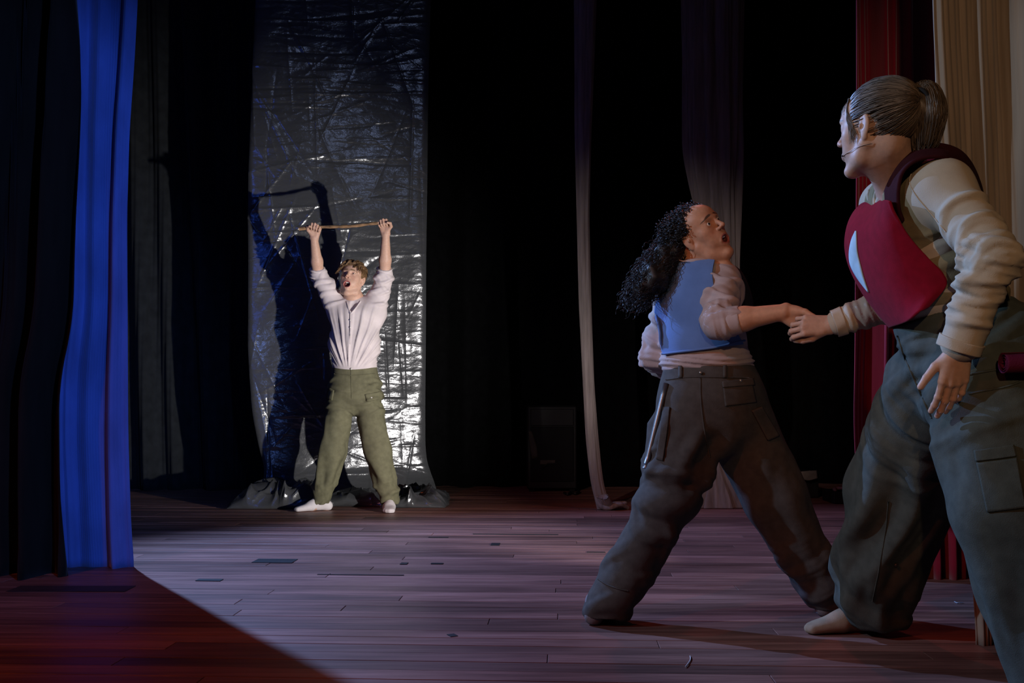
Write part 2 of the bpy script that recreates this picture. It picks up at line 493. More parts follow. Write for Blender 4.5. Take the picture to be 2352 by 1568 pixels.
# ------------------------------------------------------------------ the stage floor: boards that run across the stage
YAW = R(-3.0)
RZ = rotz(YAW)
def wood():
    m = bpy.data.materials.new('stage_boards'); m.use_nodes = True
    nt = m.node_tree; b = nt.nodes['Principled BSDF']; L = nt.links.new
    g = nt.nodes.new('ShaderNodeNewGeometry'); oi = nt.nodes.new('ShaderNodeObjectInfo')
    mp = nt.nodes.new('ShaderNodeMapping'); mp.inputs['Rotation'].default_value = (0, 0, -YAW); mp.inputs['Scale'].default_value = (2.0, 30, 30)
    L(g.outputs['Position'], mp.inputs['Vector'])
    ad = nt.nodes.new('ShaderNodeVectorMath'); ad.operation = 'ADD'
    mu = nt.nodes.new('ShaderNodeMath'); mu.operation = 'MULTIPLY'; mu.inputs[1].default_value = 37
    L(oi.outputs['Random'], mu.inputs[0]); L(mp.outputs[0], ad.inputs[0]); L(mu.outputs[0], ad.inputs[1])
    n1 = nt.nodes.new('ShaderNodeTexNoise'); n1.inputs['Scale'].default_value = 1.0; n1.inputs['Detail'].default_value = 7; n1.inputs['Roughness'].default_value = .65
    L(ad.outputs[0], n1.inputs['Vector'])
    n2 = nt.nodes.new('ShaderNodeTexNoise'); n2.inputs['Scale'].default_value = 1.3; n2.inputs['Detail'].default_value = 4     # worn patches
    mp2 = nt.nodes.new('ShaderNodeMapping'); mp2.inputs['Scale'].default_value = (.7, 2.4, 1); mp2.inputs['Rotation'].default_value = (0, 0, -YAW)
    L(g.outputs['Position'], mp2.inputs['Vector']); L(mp2.outputs[0], n2.inputs['Vector'])
    cr = nt.nodes.new('ShaderNodeValToRGB')
    e = cr.color_ramp.elements; e[0].position = .28; e[0].color = (.080, .042, .034, 1); e[1].position = .75; e[1].color = (.27, .150, .125, 1)
    mid = cr.color_ramp.elements.new(.5); mid.color = (.17, .084, .068, 1)
    L(n1.outputs['Fac'], cr.inputs['Fac'])
    rv = nt.nodes.new('ShaderNodeMapRange'); rv.inputs['To Min'].default_value = .62; rv.inputs['To Max'].default_value = 1.38
    L(oi.outputs['Random'], rv.inputs['Value'])
    rw = nt.nodes.new('ShaderNodeMapRange'); rw.inputs['From Min'].default_value = .3; rw.inputs['From Max'].default_value = .7; rw.inputs['To Min'].default_value = .7; rw.inputs['To Max'].default_value = 1.3
    L(n2.outputs['Fac'], rw.inputs['Value'])
    pr = nt.nodes.new('ShaderNodeMath'); pr.operation = 'MULTIPLY'; L(rv.outputs[0], pr.inputs[0]); L(rw.outputs[0], pr.inputs[1])
    mx = nt.nodes.new('ShaderNodeMix'); mx.data_type = 'RGBA'; mx.blend_type = 'MULTIPLY'; mx.inputs[0].default_value = 1
    L(cr.outputs[0], mx.inputs['A']); L(pr.outputs[0], mx.inputs['B']); L(mx.outputs['Result'], b.inputs['Base Color'])
    b.inputs['Roughness'].default_value = .42; b.inputs['Specular IOR Level'].default_value = .32
    rr = nt.nodes.new('ShaderNodeMapRange'); rr.inputs['To Min'].default_value = .34; rr.inputs['To Max'].default_value = .6
    L(n2.outputs['Fac'], rr.inputs['Value']); L(rr.outputs[0], b.inputs['Roughness'])
    bp = nt.nodes.new('ShaderNodeBump'); bp.inputs['Strength'].default_value = .25; bp.inputs['Distance'].default_value = .002
    L(n1.outputs['Fac'], bp.inputs['Height']); L(bp.outputs[0], b.inputs['Normal'])
    return m
M_wood = wood()
M_black = mk('black_paint', (.012, .012, .013), .7, .2)
floor = box('floor', (0, 5.2, -.035), (12, 10.4, .03), M_black, None, RZ)
tag(floor, 'dark reddish wooden stage floor of narrow boards', None, kind='structure')
rnd = random.Random(11)
PW, GAP = .097, .0022
far_parts = []
def plank_vq(x0, x1, y, dz):
    c = RZ @ np.array([(x0 + x1) / 2, y, -.00925 + dz / 2])
    return box_vq(c, (x1 - x0 - GAP, PW - GAP, .0185 + dz), RZ, .0012)
y = 2.12; row = 0
Yedge = 6.6
while y < 9.9:
    half = 1.25 + y * .56
    x = -half - rnd.uniform(0, 2.0)
    while x < half:
        ln = rnd.choice([1.2, 1.8, 2.4, 3.0, 3.6]) * rnd.uniform(.9, 1.1)
        dz = rnd.uniform(-.0012, .0)
        if x + ln > -half:
            V, Q = plank_vq(max(x, -half - .6), min(x + ln, half + .6), y, dz)
            if y < Yedge:
                me = bpy.data.meshes.new('plank')
                me.from_pydata([tuple(v) for v in V], [], [tuple(int(i) for i in (q[:3] if q[3] == q[2] else q)) for q in Q]); me.update()
                o = link('plank', me, M_wood); o.parent = floor
                o.matrix_parent_inverse = Matrix.Identity(4)
            else: far_parts.append((V, np.array([list(q) for q in Q])))
        x += ln
    y += PW; row += 1
V, Q = join(far_parts)
me = bpy.data.meshes.new('plank_rows')
me.from_pydata([tuple(v) for v in V], [], [tuple(int(i) for i in (q[:3] if q[3] == q[2] else q)) for q in Q]); me.update()
o = link('distant_planks', me, M_wood, floor); o['kind'] = 'stuff'

# the house walls that the masking hides, only to close the place
M_wall = mk('dark_wall', (.010, .010, .012), .9, .1)
for nm, c, s in (('wall_back', (0, 10.3, 3), (12, .15, 6.4)), ('wall_left', (-5.6, 5.4, 3), (.15, 9.8, 6.4)), ('wall_right', (5.6, 5.4, 3), (.15, 9.8, 6.4))):
    tag(box(nm, c, s, M_wall), None, None, kind='structure')

# ------------------------------------------------------------------ hanging cloth
def curtain(name, left, right, d, bottom, folds, mat, label, cat, top=-420, nu=220, nv=70, seed=1, amp=.05, lean=0.0, lateral=.35, solid=.004, taper=0., dfun=None, group=None, hem=.004, sharp=1.0, fan=None, ripple=.05):
    """left/right: [(row, column)...] edges; folds: list of (count, weight)"""
    r = np.random.RandomState(seed)
    rows = np.linspace(top, bottom, nv)
    l = np.interp(rows, [q[0] for q in left], [q[1] for q in left]); g = np.interp(rows, [q[0] for q in right], [q[1] for q in right])
    # soften the edges
    k = np.ones(5) / 5
    l = np.convolve(np.pad(l, 2, 'edge'), k, 'valid'); g = np.convolve(np.pad(g, 2, 'edge'), k, 'valid')
    u = np.linspace(0, 1, nu)[None, :]; v = np.linspace(0, 1, nv)[:, None]
    prof = np.zeros((nv, nu)); lat = np.zeros((nv, nu))
    for i, (n, wt) in enumerate(folds):
        ph = r.uniform(0, 6.28); a1, a2, a3 = r.uniform(-1, 1, 3)
        arg = 2 * np.pi * n * (u + .05 * a1 * np.sin(6.28 * u + a2 * 3)) + ph + lean * (v - .5) * 6.28 * n * .12 + .5 * a3 * np.sin(3.1 * v + a1 * 6)
        am = wt * (.65 + .35 * np.sin(2 * np.pi * u * (1 + i) + a2 * 5 + v * 1.5 * a1))
        c = np.sin(arg); c = np.sign(c) * np.abs(c) ** sharp
        prof += am * c; lat += am * np.cos(arg) / max(n, 1)
    prof += ripple * np.sin(2 * np.pi * (u * 31 + .3 * np.sin(v * 9)))
    fanw = (1 + taper * (v - .5))
    D = d - amp * prof * fanw
    if dfun is not None: D = D + dfun(u, v)
    wpx = (g - l)[:, None]
    X = l[:, None] + wpx * (u + lat * .035 * lateral)
    rowpx = np.repeat(rows[:, None], nu, 1)
    # hang plumb: columns and rows are laid out on the plane at d and folds push along the stage depth
    Wx = (X - CX) / F * d; Wz = CH + (HY - rowpx) / F * d
    fl = CH + (HY - bottom) / F * d
    Wz[-1] = -.003
    V = np.stack([Wx, D, Wz], -1).reshape(-1, 3)
    o = obj(name, V, grid_faces(nv, nu), mat, None, True, solid)
    tag(o, label, cat, group)
    return o

M_velour = mk('black_velour', (.016, .018, .0195), .95, .08, sheen=.04, bump=.1, bscale=250)
M_velour2 = mk('black_velour_deep', (.0035, .0036, .004), .95, .03, sheen=.015, bump=.1, bscale=250)
M_leg = mk('black_leg_velour', (.010, .008, .0062), .92, .06, sheen=.04, bump=.1, bscale=250, stretch=(1, 1, .2))
M_blue = mk('blue_cotton', (.060, .120, .38), .85, .2, sheen=.2, var=.14, vscale=10, bump=.3, bscale=170, stretch=(1, 1, .35))
M_red = mk('red_velvet', (.27, .007, .028), .8, .2, sheen=.35, var=.12, vscale=30, stretch=(1, 1, .1), bump=.12, bscale=300)
M_beige = mk('cream_muslin', (.27, .215, .165), .92, .12, sheen=.1, var=.16, vscale=26, stretch=(1, 1, .06), bump=.35, bscale=120)
M_taupe = mk('taupe_gauze', (.27, .235, .225), .9, .15, sheen=.15, var=.2, vscale=40, stretch=(1, 1, .08), bump=.3, bscale=220, trans=.15)

FLOORD = lambda row: CH * F / (row - HY)
bd = FLOORD(1117)
curtain('backdrop_curtain', [(-400, 250), (1117, 250)], [(-400, 640), (1117, 640)], bd - .3, HY + CH * F / (bd - .3), [(5, 1), (2.3, .8)], M_velour,
        'black backdrop curtain with soft leaning folds beside the blue cloth', 'curtain', seed=3, amp=.10, lean=-1.5, nu=160)
curtain('backdrop_curtain', [(-400, 560), (1117, 560)], [(-400, 1560), (1117, 1560)], bd, 1117, [(11, 1), (5.3, .6)], M_velour2,
        'black backdrop curtain behind the silver sheet and the thin hanging cloth', 'curtain', seed=5, amp=.07, nu=200, nv=30)
curtain('backdrop_curtain', [(-400, 1500), (1117, 1500)], [(-400, 2420), (1117, 2420)], bd + .32, HY + CH * F / (bd + .32), [(11, 1), (4.1, .6)], M_velour2,
        'black backdrop curtain behind the two women at the right', 'curtain', seed=7, amp=.07, nu=200, nv=30)

# left wing: black leg with the blue cloth at its onstage edge
bl = FLOORD(1302)
curtain('leg_curtain', [(-420, -420), (1306, -420)], [(-420, 165), (400, 168), (740, 168), (880, 140), (1306, 156)], bl - .22, HY + CH * F / (bl - .22), [(9, 1), (4.2, .7), (17, .25)], M_leg,
        'black leg curtain at the left edge, with narrow grey-lit folds', 'curtain', seed=21, amp=.075, lean=1.2, nu=220, nv=60)
curtain('blue_curtain', [(-420, 150), (700, 150), (860, 128), (1000, 126), (1302, 142)], [(-420, 327), (0, 321), (150, 312), (300, 300), (500, 293), (1000, 294), (1200, 299), (1302, 306)], bl, 1302,
        [(2.6, 1), (5.3, .35), (1.2, .5)], M_blue, 'royal blue cotton cloth hanging beside the black leg curtain', 'curtain', seed=34, amp=.036, lean=.8, nu=170, nv=90, hem=.006, ripple=.015)

# right wing
rl = FLOORD(1326)
curtain('red_curtain', [(-420, 1962), (400, 1966), (800, 1962), (1000, 1958), (1326, 1985)], [(-420, 2330), (1326, 2330)], rl, 1326, [(8, 1), (15, .4), (3.1, .5)], M_red,
        'dark red velvet curtain hanging in deep pleats behind the bending woman', 'curtain', seed=8, amp=.07, nu=240, nv=50)
be = FLOORD(1476)
curtain('cream_curtain', [(-420, 2128), (0, 2134), (120, 2138), (300, 2146), (420, 2150), (800, 2166), (1100, 2196), (1300, 2226), (1476, 2236)], [(-420, 2640), (1200, 2640), (1476, 2560)], be, 1476,
        [(2.1, 1), (5.3, .35), (19, .10)], M_beige, 'cream muslin curtain hanging at the right edge behind the bending woman', 'curtain', seed=12, amp=.07, nu=230, nv=70, hem=.006)

# gauze strips
def bundle(name, rows, d, mat, label, folds=5, depth=.55, seed=1, nv=160, na=72, top=-420, twist=1.5, tail=None, deep=1.0):
    r = np.random.RandomState(seed)
    rows = np.array(rows, float)
    py = np.linspace(rows[0, 0], rows[-1, 0], nv)
    l = np.interp(py, rows[:, 0], rows[:, 1]); g = np.interp(py, rows[:, 0], rows[:, 2])
    k = np.ones(7) / 7
    l = np.convolve(np.pad(l, 3, 'edge'), k, 'valid'); g = np.convolve(np.pad(g, 3, 'edge'), k, 'valid')
    a = np.linspace(0, 2 * np.pi, na, endpoint=False)[None, :]; v = np.linspace(0, 1, nv)[:, None]
    mod = 1.0
    for i in range(3):
        n = folds + i * 3; ph = r.uniform(0, 6.28)
        mod = mod + deep * (.16 / (1 + .5 * i)) * (np.abs(np.sin(n * .5 * a + ph + twist * v * (2 + i) + .6 * np.sin(7 * v + i))) - .6)
    cx = ((l + g) / 2)[:, None]; hw = ((g - l) / 2)[:, None]
    X = (cx + hw * np.cos(a) * mod * 1.08 - CX) / F * d
    Y = d + depth * hw / F * d * np.sin(a) * mod
    Z = CH + (HY - py)[:, None] / F * d + 0 * a
    V = np.stack([X, Y, Z], -1).reshape(-1, 3); V[:, 2] = np.maximum(V[:, 2], .004)
    Q = grid_faces(nv, na, True)
    parts = [(V, Q)]
    if tail: parts += tail
    V, Q = join(parts)
    o = obj(name, V, Q, mat); tag(o, label, 'cloth', 'taupe cloth strips hanging from above')
    return o
td = FLOORD(1170)
tl = []
rr = np.random.RandomState(4)
for i in range(7):
    t = np.linspace(0, 1, 40)[:, None]
    p = resample(PL([(1372 + i * 3, 1140, td - .02 * i), (1380 + i * 4, 1160, td - .03), (1398 + i * 5, 1166 - i, td - .05 + .02 * i), (1424 + 2 * i, 1158 + i, td + .02 * (i - 3)), (1442 - 4 * i, 1166, td + .01 * i)]), 40)
    p[:, 2] = np.maximum(p[:, 2], .012 + .004 * i)
    tl.append(tubes(p, np.linspace(.02, .011, 40) * rr.uniform(.8, 1.2), 7))
bundle('hanging_cloth', [(-420, 1310, 1380), (0, 1321, 1366), (300, 1322, 1356), (500, 1327, 1352), (700, 1332, 1357), (880, 1341, 1363), (1000, 1347, 1372), (1080, 1355, 1380), (1130, 1362, 1388), (1170, 1376, 1404)], td, M_taupe,
       'narrow twisted taupe cloth strip trailing on the floor beside the black loudspeaker', folds=6, seed=2, tail=tl)
gd = FLOORD(1166)
bundle('hanging_cloth', [(-420, 1566, 1702), (0, 1578, 1694), (200, 1580, 1692), (350, 1582, 1692), (450, 1599, 1690), (620, 1640, 1690), (820, 1652, 1702), (960, 1640, 1672), (1050, 1626, 1650), (1090, 1622, 1668), (1130, 1606, 1688), (1166, 1590, 1714)], gd, M_taupe,
       'wide taupe cloth hanging behind the curly-haired woman, flared at the floor', folds=9, seed=6, depth=.3, na=132, twist=.6, deep=2.0)

# ------------------------------------------------------------------ crinkled silver sheet
def foil():
    m = bpy.data.materials.new('crinkled_film'); m.use_nodes = True
    nt = m.node_tree; b = nt.nodes['Principled BSDF']; L = nt.links.new
    b.inputs['Base Color'].default_value = (.080, .083, .090, 1); b.inputs['Metallic'].default_value = .35; b.inputs['Specular IOR Level'].default_value = .7; b.inputs['Roughness'].default_value = .21
    tc = nt.nodes.new('ShaderNodeTexCoord')
    hs = []
    for sc, st, wgt in ((4.0, (1, 1, 2.6), 1.0), (14, (1, 1, 1.6), .35), (60, (1, 1, 1.5), .10)):
        mp = nt.nodes.new('ShaderNodeMapping'); mp.inputs['Scale'].default_value = st; mp.inputs['Rotation'].default_value = (0, sc * .03, 0)
        L(tc.outputs['Object'], mp.inputs['Vector'])
        nz = nt.nodes.new('ShaderNodeTexNoise'); nz.inputs['Scale'].default_value = sc; nz.inputs['Detail'].default_value = 1.5
        L(mp.outputs[0], nz.inputs['Vector'])
        sb = nt.nodes.new('ShaderNodeMath'); sb.operation = 'SUBTRACT'; sb.inputs[1].default_value = .5; L(nz.outputs['Fac'], sb.inputs[0])
        ab = nt.nodes.new('ShaderNodeMath'); ab.operation = 'ABSOLUTE'; L(sb.outputs[0], ab.inputs[0])
        mr = nt.nodes.new('ShaderNodeMath'); mr.operation = 'MULTIPLY'; mr.inputs[1].default_value = -wgt
        L(ab.outputs[0], mr.inputs[0]); hs.append(mr.outputs[0])
    a1 = nt.nodes.new('ShaderNodeMath'); L(hs[0], a1.inputs[0]); L(hs[1], a1.inputs[1])
    a2 = nt.nodes.new('ShaderNodeMath'); L(a1.outputs[0], a2.inputs[0]); L(hs[2], a2.inputs[1])
    bp = nt.nodes.new('ShaderNodeBump'); bp.inputs['Strength'].default_value = .5; bp.inputs['Distance'].default_value = .022
    L(a2.outputs[0], bp.inputs['Height']); L(bp.outputs[0], b.inputs['Normal'])
    return m
M_foil = foil()
sd = 7.62
srow = HY + CH * F / sd
sheet = empty('plastic_sheet', P(780, srow, sd), 'crinkled silver plastic sheet hanging behind the shouting man, heaped on the floor', 'plastic sheet')
nu, nv = 250, 680
rows = np.linspace(-330, 1130, nv)
l = np.interp(rows, [-420, 0, 150, 300, 450, 600, 800, 950, 1040, 1090, 1130], [590, 585, 580, 574, 568, 566, 568, 578, 596, 612, 600])
g = np.interp(rows, [-420, 0, 300, 500, 900, 1040, 1080, 1130], [990, 988, 982, 980, 976, 976, 984, 1010])
kk = np.ones(31) / 31
l = np.convolve(np.pad(l, 15, 'edge'), kk, 'valid'); g = np.convolve(np.pad(g, 15, 'edge'), kk, 'valid')
u = np.linspace(0, 1, nu)[None, :]; v = np.linspace(0, 1, nv)[:, None]
X = (l[:, None] + (g - l)[:, None] * u - CX) / F * sd; Z = CH + (HY - rows)[:, None] / F * sd + 0 * u
PT = np.stack([X, Z], -1).reshape(-1, 2)
r = np.random.RandomState(17)
H = np.zeros(len(PT))
for i in range(230):                                   # creases: straight ridges of limited length, as folded film shows them
    c = PT[r.randint(len(PT))]
    kind = r.rand()
    th = r.normal(0, .06) if kind < .5 else (np.pi / 2 + r.normal(0, .05) if kind < .58 else r.uniform(0, np.pi))
    dv = np.array([math.cos(th), math.sin(th)])
    box_ = (np.abs(PT[:, 0] - c[0]) < .7) & (np.abs(PT[:, 1] - c[1]) < .7)
    q = PT[box_] - c
    s = q @ dv; w2 = q @ np.array([-dv[1], dv[0]])
    ln = r.uniform(.10, .5); wd = r.uniform(.006, .014)
    H[box_] += r.choice([-1, 1, 1]) * r.uniform(.002, .0065) * np.exp(-np.abs(w2) / wd) * np.clip(1.3 - (s / ln) ** 2, 0, 1)
n1 = Noise(3, 18, .4, 1.6); n2 = Noise(4, 24, 2, 5)
P3 = np.stack([PT[:, 0], PT[:, 1], 0 * PT[:, 0]], 1)
H += .020 * n1(P3 * .8) + .002 * n2(P3)
xr = (PT[:, 0] + 1.35) / 1.3
low = np.clip((1.25 - PT[:, 1]) / .6, 0, 1) * np.clip((xr - .35) / .3, 0, 1)
H += low * .006 * Noise(8, 40, 3, 12)(P3 * np.array([.8, 1.7, 1]))
edge = np.minimum(u, 1 - u) + 0 * v
H += -.02 * np.exp(-(edge.ravel()) / .015)
Yb = sd - H.reshape(nv, nu) + (u - .5) * .33
X = X * (1 + (u - .5) * .33 / sd); Z = CH + (Z - CH) * (1 + (u - .5) * .33 / sd)
Yb -= .10 * np.clip((v - .955) / .045, 0, 1) ** 2
V = np.stack([X, Yb, Z], -1).reshape(-1, 3)
obj('hanging_film', V, grid_faces(nv, nu), M_foil, sheet)
def heap(cols, rowtop, rowbot, dnear, dfar, hmax, seed, nx=150, ny=90):
    """a lump of rumpled film on the floor"""
    r = np.random.RandomState(seed)
    x0 = (cols[0] - CX) / F * (dnear + dfar) / 2; x1 = (cols[1] - CX) / F * (dnear + dfar) / 2
    a = np.linspace(0, 1, nx)[:, None]; b = np.linspace(0, 1, ny)[None, :]
    X = x0 + (x1 - x0) * a + 0 * b; Y = dnear + (dfar - dnear) * b + 0 * a
    prof = np.sin(np.pi * np.clip(a, 0, 1)) ** .5 * np.clip(b / .18, 0, 1) ** .5 * (1 - .25 * b)
    Q3 = np.stack([X, Y, 0 * X], -1).reshape(-1, 3)
    n_a = Noise(seed, 12, .8, 2.2)(Q3).reshape(nx, ny); n_b = Noise(seed + 1, 14, 1.6, 3.6)(Q3 + .06 * np.stack([n_a.ravel()] * 3, 1)).reshape(nx, ny); n_c = Noise(seed + 2, 16, 4, 8)(Q3).reshape(nx, ny)
    rid = np.clip(1 - np.abs(n_b), 0, 1) ** 2 * .30 + np.clip(1 - np.abs(n_c), 0, 1) ** 2 * .10
    Z = hmax * prof * (.42 + .16 * n_a + rid)
    X = X + .016 * n_b; Y = Y - .07 * np.sin(np.clip(Z / hmax, 0, 1) * 4 + 1.5 * n_a) * prof
    Z = np.maximum(Z, .003)
    return np.stack([X, Y, Z], -1).reshape(-1, 3), grid_faces(nx, ny)
V, Q = heap((552, 775), 0, 0, 7.02, 7.66, .29, 5)
obj('rumpled_fold', V, Q, M_foil, sheet, True, .0015)
V, Q = heap((742, 905), 0, 0, 7.18, 7.66, .16, 9)
obj('rumpled_fold', V, Q, M_foil, sheet, True, .0015)
V, Q = heap((878, 1030), 0, 0, 7.10, 7.68, .26, 14)
obj('rumpled_fold', V, Q, M_foil, sheet, True, .0015)

# ------------------------------------------------------------------ loudspeaker in the dark, bits on the floor
sdp = 8.35
M_cab = mk('speaker_cabinet_paint', (.0045, .0045, .005), .6, .3, bump=.3, bscale=300)
M_grille = mk('speaker_grille', (.003, .003, .003), .6, .2, bump=.5, bscale=500)
M_pale = mk('worn_label', (.05, .045, .038), .8, .2)
spk = empty('loudspeaker', P(1268, HY + CH * F / sdp, sdp), 'black loudspeaker cabinet standing on the floor in front of the backdrop', 'loudspeaker')
sx, sz = (1268 - CX) / F * sdp, .70
box('cabinet', (sx, sdp + .17, .02 + sz / 2), (.42, .34, sz), M_cab, spk, bev=.012)
box('grille', (sx, sdp - .004, .02 + sz * .42), (.36, .012, .46), M_grille, spk, bev=.004)
box('horn_panel', (sx, sdp - .003, .02 + sz * .86), (.36, .010, .14), M_cab, spk, bev=.004)
V, Q = tubes(PL([(1245, 1078, sdp - .014), (1258, 1064, sdp - .016), (1280, 1064, sdp - .016), (1290, 1076, sdp - .014)]), .006, 6); obj('handle', V, Q, M_cab, spk)
box('label_strip', P(1258, 1061, sdp - .014), (.125, .004, .035), M_pale, spk, bev=.001)
V, Q = patch(np.array([[P(1214, 990, sdp - .012), P(1221, 990, sdp - .012)], [P(1217, 1020, sdp - .013), P(1232, 1022, sdp - .013)], [P(1222, 1054, sdp - .012), P(1236, 1050, sdp - .012)]]), 10, 4)
obj('torn_tape', V, Q, M_pale, spk, True, .002)
for fx in (-.17, .17):
    for fy in (.04, .30): box('foot', (sx + fx, sdp + fy, .010), (.05, .05, .02), M_grille, spk, bev=.003)
M_cable = mk('black_cable', (.012, .012, .012), .5, .4)
V, Q = tubes(resample(PL([(1296, 1133, 8.1), (1304, 1136, 8.0), (1312, 1130, 8.15), (1322, 1134, 8.05), (1330, 1128, 8.25)]), 30) * [1, 1, 0] + [0, 0, .012], .011, 7)
tag(obj('cable', V, Q, M_cable), 'short black cable coiled on the floor at the foot of the loudspeaker', 'cable')

cd = 7.75
M_crate = mk('dark_board', (.008, .0075, .007), .8, .2)
M_paper = mk('grey_paper', (.13, .12, .11), .85, .2)
cr = empty('storage_box', P(1875, HY + CH * F / cd, cd), 'dark box with a pale sheet over its top corner, behind the bending woman', 'box')
bx_, bz = (1872 - CX) / F * cd, CH + (HY - 1086) / F * cd
box('box_body', (bx_ - .07, cd + .24, bz / 2 + .002), (.24, .34, bz - .004), M_crate, cr, bev=.006)
V, Q = patch(np.array([[P(1834, 1083, cd - .012), P(1856, 1081, cd - .014), P(1876, 1080, cd - .012)], [P(1836, 1092, cd - .014), P(1856, 1091, cd - .018), P(1877, 1090, cd - .014)], [P(1838, 1097, cd - .014), P(1856, 1103, cd - .022), P(1878, 1098, cd - .014)]]), 12, 12)
obj('paper_sheet', V, Q, M_paper, cr, True, .002)
M_pink = mk('pinkish_rag', (.16, .09, .085), .9, .1)
s = Sdf()
rr = np.random.RandomState(9)
base = P(1931, 1158, 7.45); base[2] = .03
box_top = .0
pl = empty('stage_block', P(1950, HY + CH * F / 7.35, 7.35), 'low black wooden block on the floor behind the bending woman', 'block')
bh = CH + (HY - 1130) / F * 7.35
box('block_body', ((2010 - CX) / F * 7.35, 7.35 + .15, bh / 2 + .001), (.60, .28, bh - .002), M_crate, pl, bev=.006)
for i in range(9):
    a = np.array([(1914 + i * 4 - CX) / F * 7.42, 7.42 + rr.uniform(-.03, .05), bh + .012 + rr.uniform(0, .014)])
    s.cone(a, a + rr.uniform(-.03, .03, 3) * [1, 1, .3], .013, .010, .012)
V, Q = s.mesh(.005); tag(obj('rag', V, Q, M_pink), 'small crumpled pinkish rag lying on the low black block', 'rag')

# tape and scuffs on the boards
M_tape = mk('black_tape', (.010, .011, .013), .55, .3, bump=.1)
def strip(x0, x1, row, wid, name='floor_tape', slant=0):
    d = FLOORD(row); a = P(x0, row, d); b = P(x1, row, d)
    c = (a + b) / 2; c = np.array([c[0], d, .0012]); L = abs(b[0] - a[0])
    return box(name, c, (L, wid, .0016), M_tape, None, rotz(YAW + slant))
for x0, x1, row, wd, lb in ((585, 678, 1288, .11, 'broad strip of black tape on the boards left of centre'), (728, 928, 1320, .014, 'long thin line of black tape across the middle boards'),
                            (1086, 1282, 1227, .022, 'long thin line of black tape right of the shouting man'), (1128, 1148, 1250, .09, 'small square of black tape below the long tape line'),
                            (452, 510, 1332, .045, 'short strip of black tape nearest the blue cloth'), (920, 936, 1294, .05, 'tiny square of black tape at stage centre'),
                            (990, 1018, 1294, .03, 'small dash of black tape right of the tiny square'), (984, 1030, 1234, .025, 'short dash of black tape left of the long tape line'),
                            (1030, 1048, 1459, .035, 'torn scrap of black tape on the front boards'), (1348, 1390, 1268, .02, 'short dash of black tape beside the curly-haired woman')):
    tag(strip(x0, x1, row, wd, slant=.5 if row == 1459 else 0), lb, 'tape', 'black tape marks on the boards')
M_scuff = mk('dark_scuff', (.03, .022, .022), .6, .2)
d = FLOORD(1352)
s_ = box('floor_tape', P(165, 1352, d) * [1, 1, 0] + [0, 0, .0012], (.48, .12, .0016), M_scuff, None, rotz(YAW + .05))
tag(s_, 'wide faded dark tape patch on the boards in front of the black leg curtain', 'tape', 'black tape marks on the boards')
M_thread = mk('white_thread', (.55, .55, .58), .9, .1)
for pts, lb in (([(1585, 1508), (1586, 1516), (1580, 1526), (1574, 1533)], 'curled white thread on the front boards'), ([(2192, 1383), (2200, 1386), (2212, 1385)], 'white thread lying beside the cream curtain')):
    p = np.array([P(x, yy, FLOORD(yy)) for x, yy in pts]); p[:, 2] = .003
    V, Q = tubes(resample(p, 20), .0016, 5); tag(obj('thread', V, Q, M_thread), lb, 'thread')
# ------------------------------------------------------------------ people
def frame(fwd, up):
    f = nrm(fwd); x = nrm(np.cross(f, up)); z = np.cross(x, f)
    return np.stack([x, f, z], 1)          # columns: lateral, forward, up

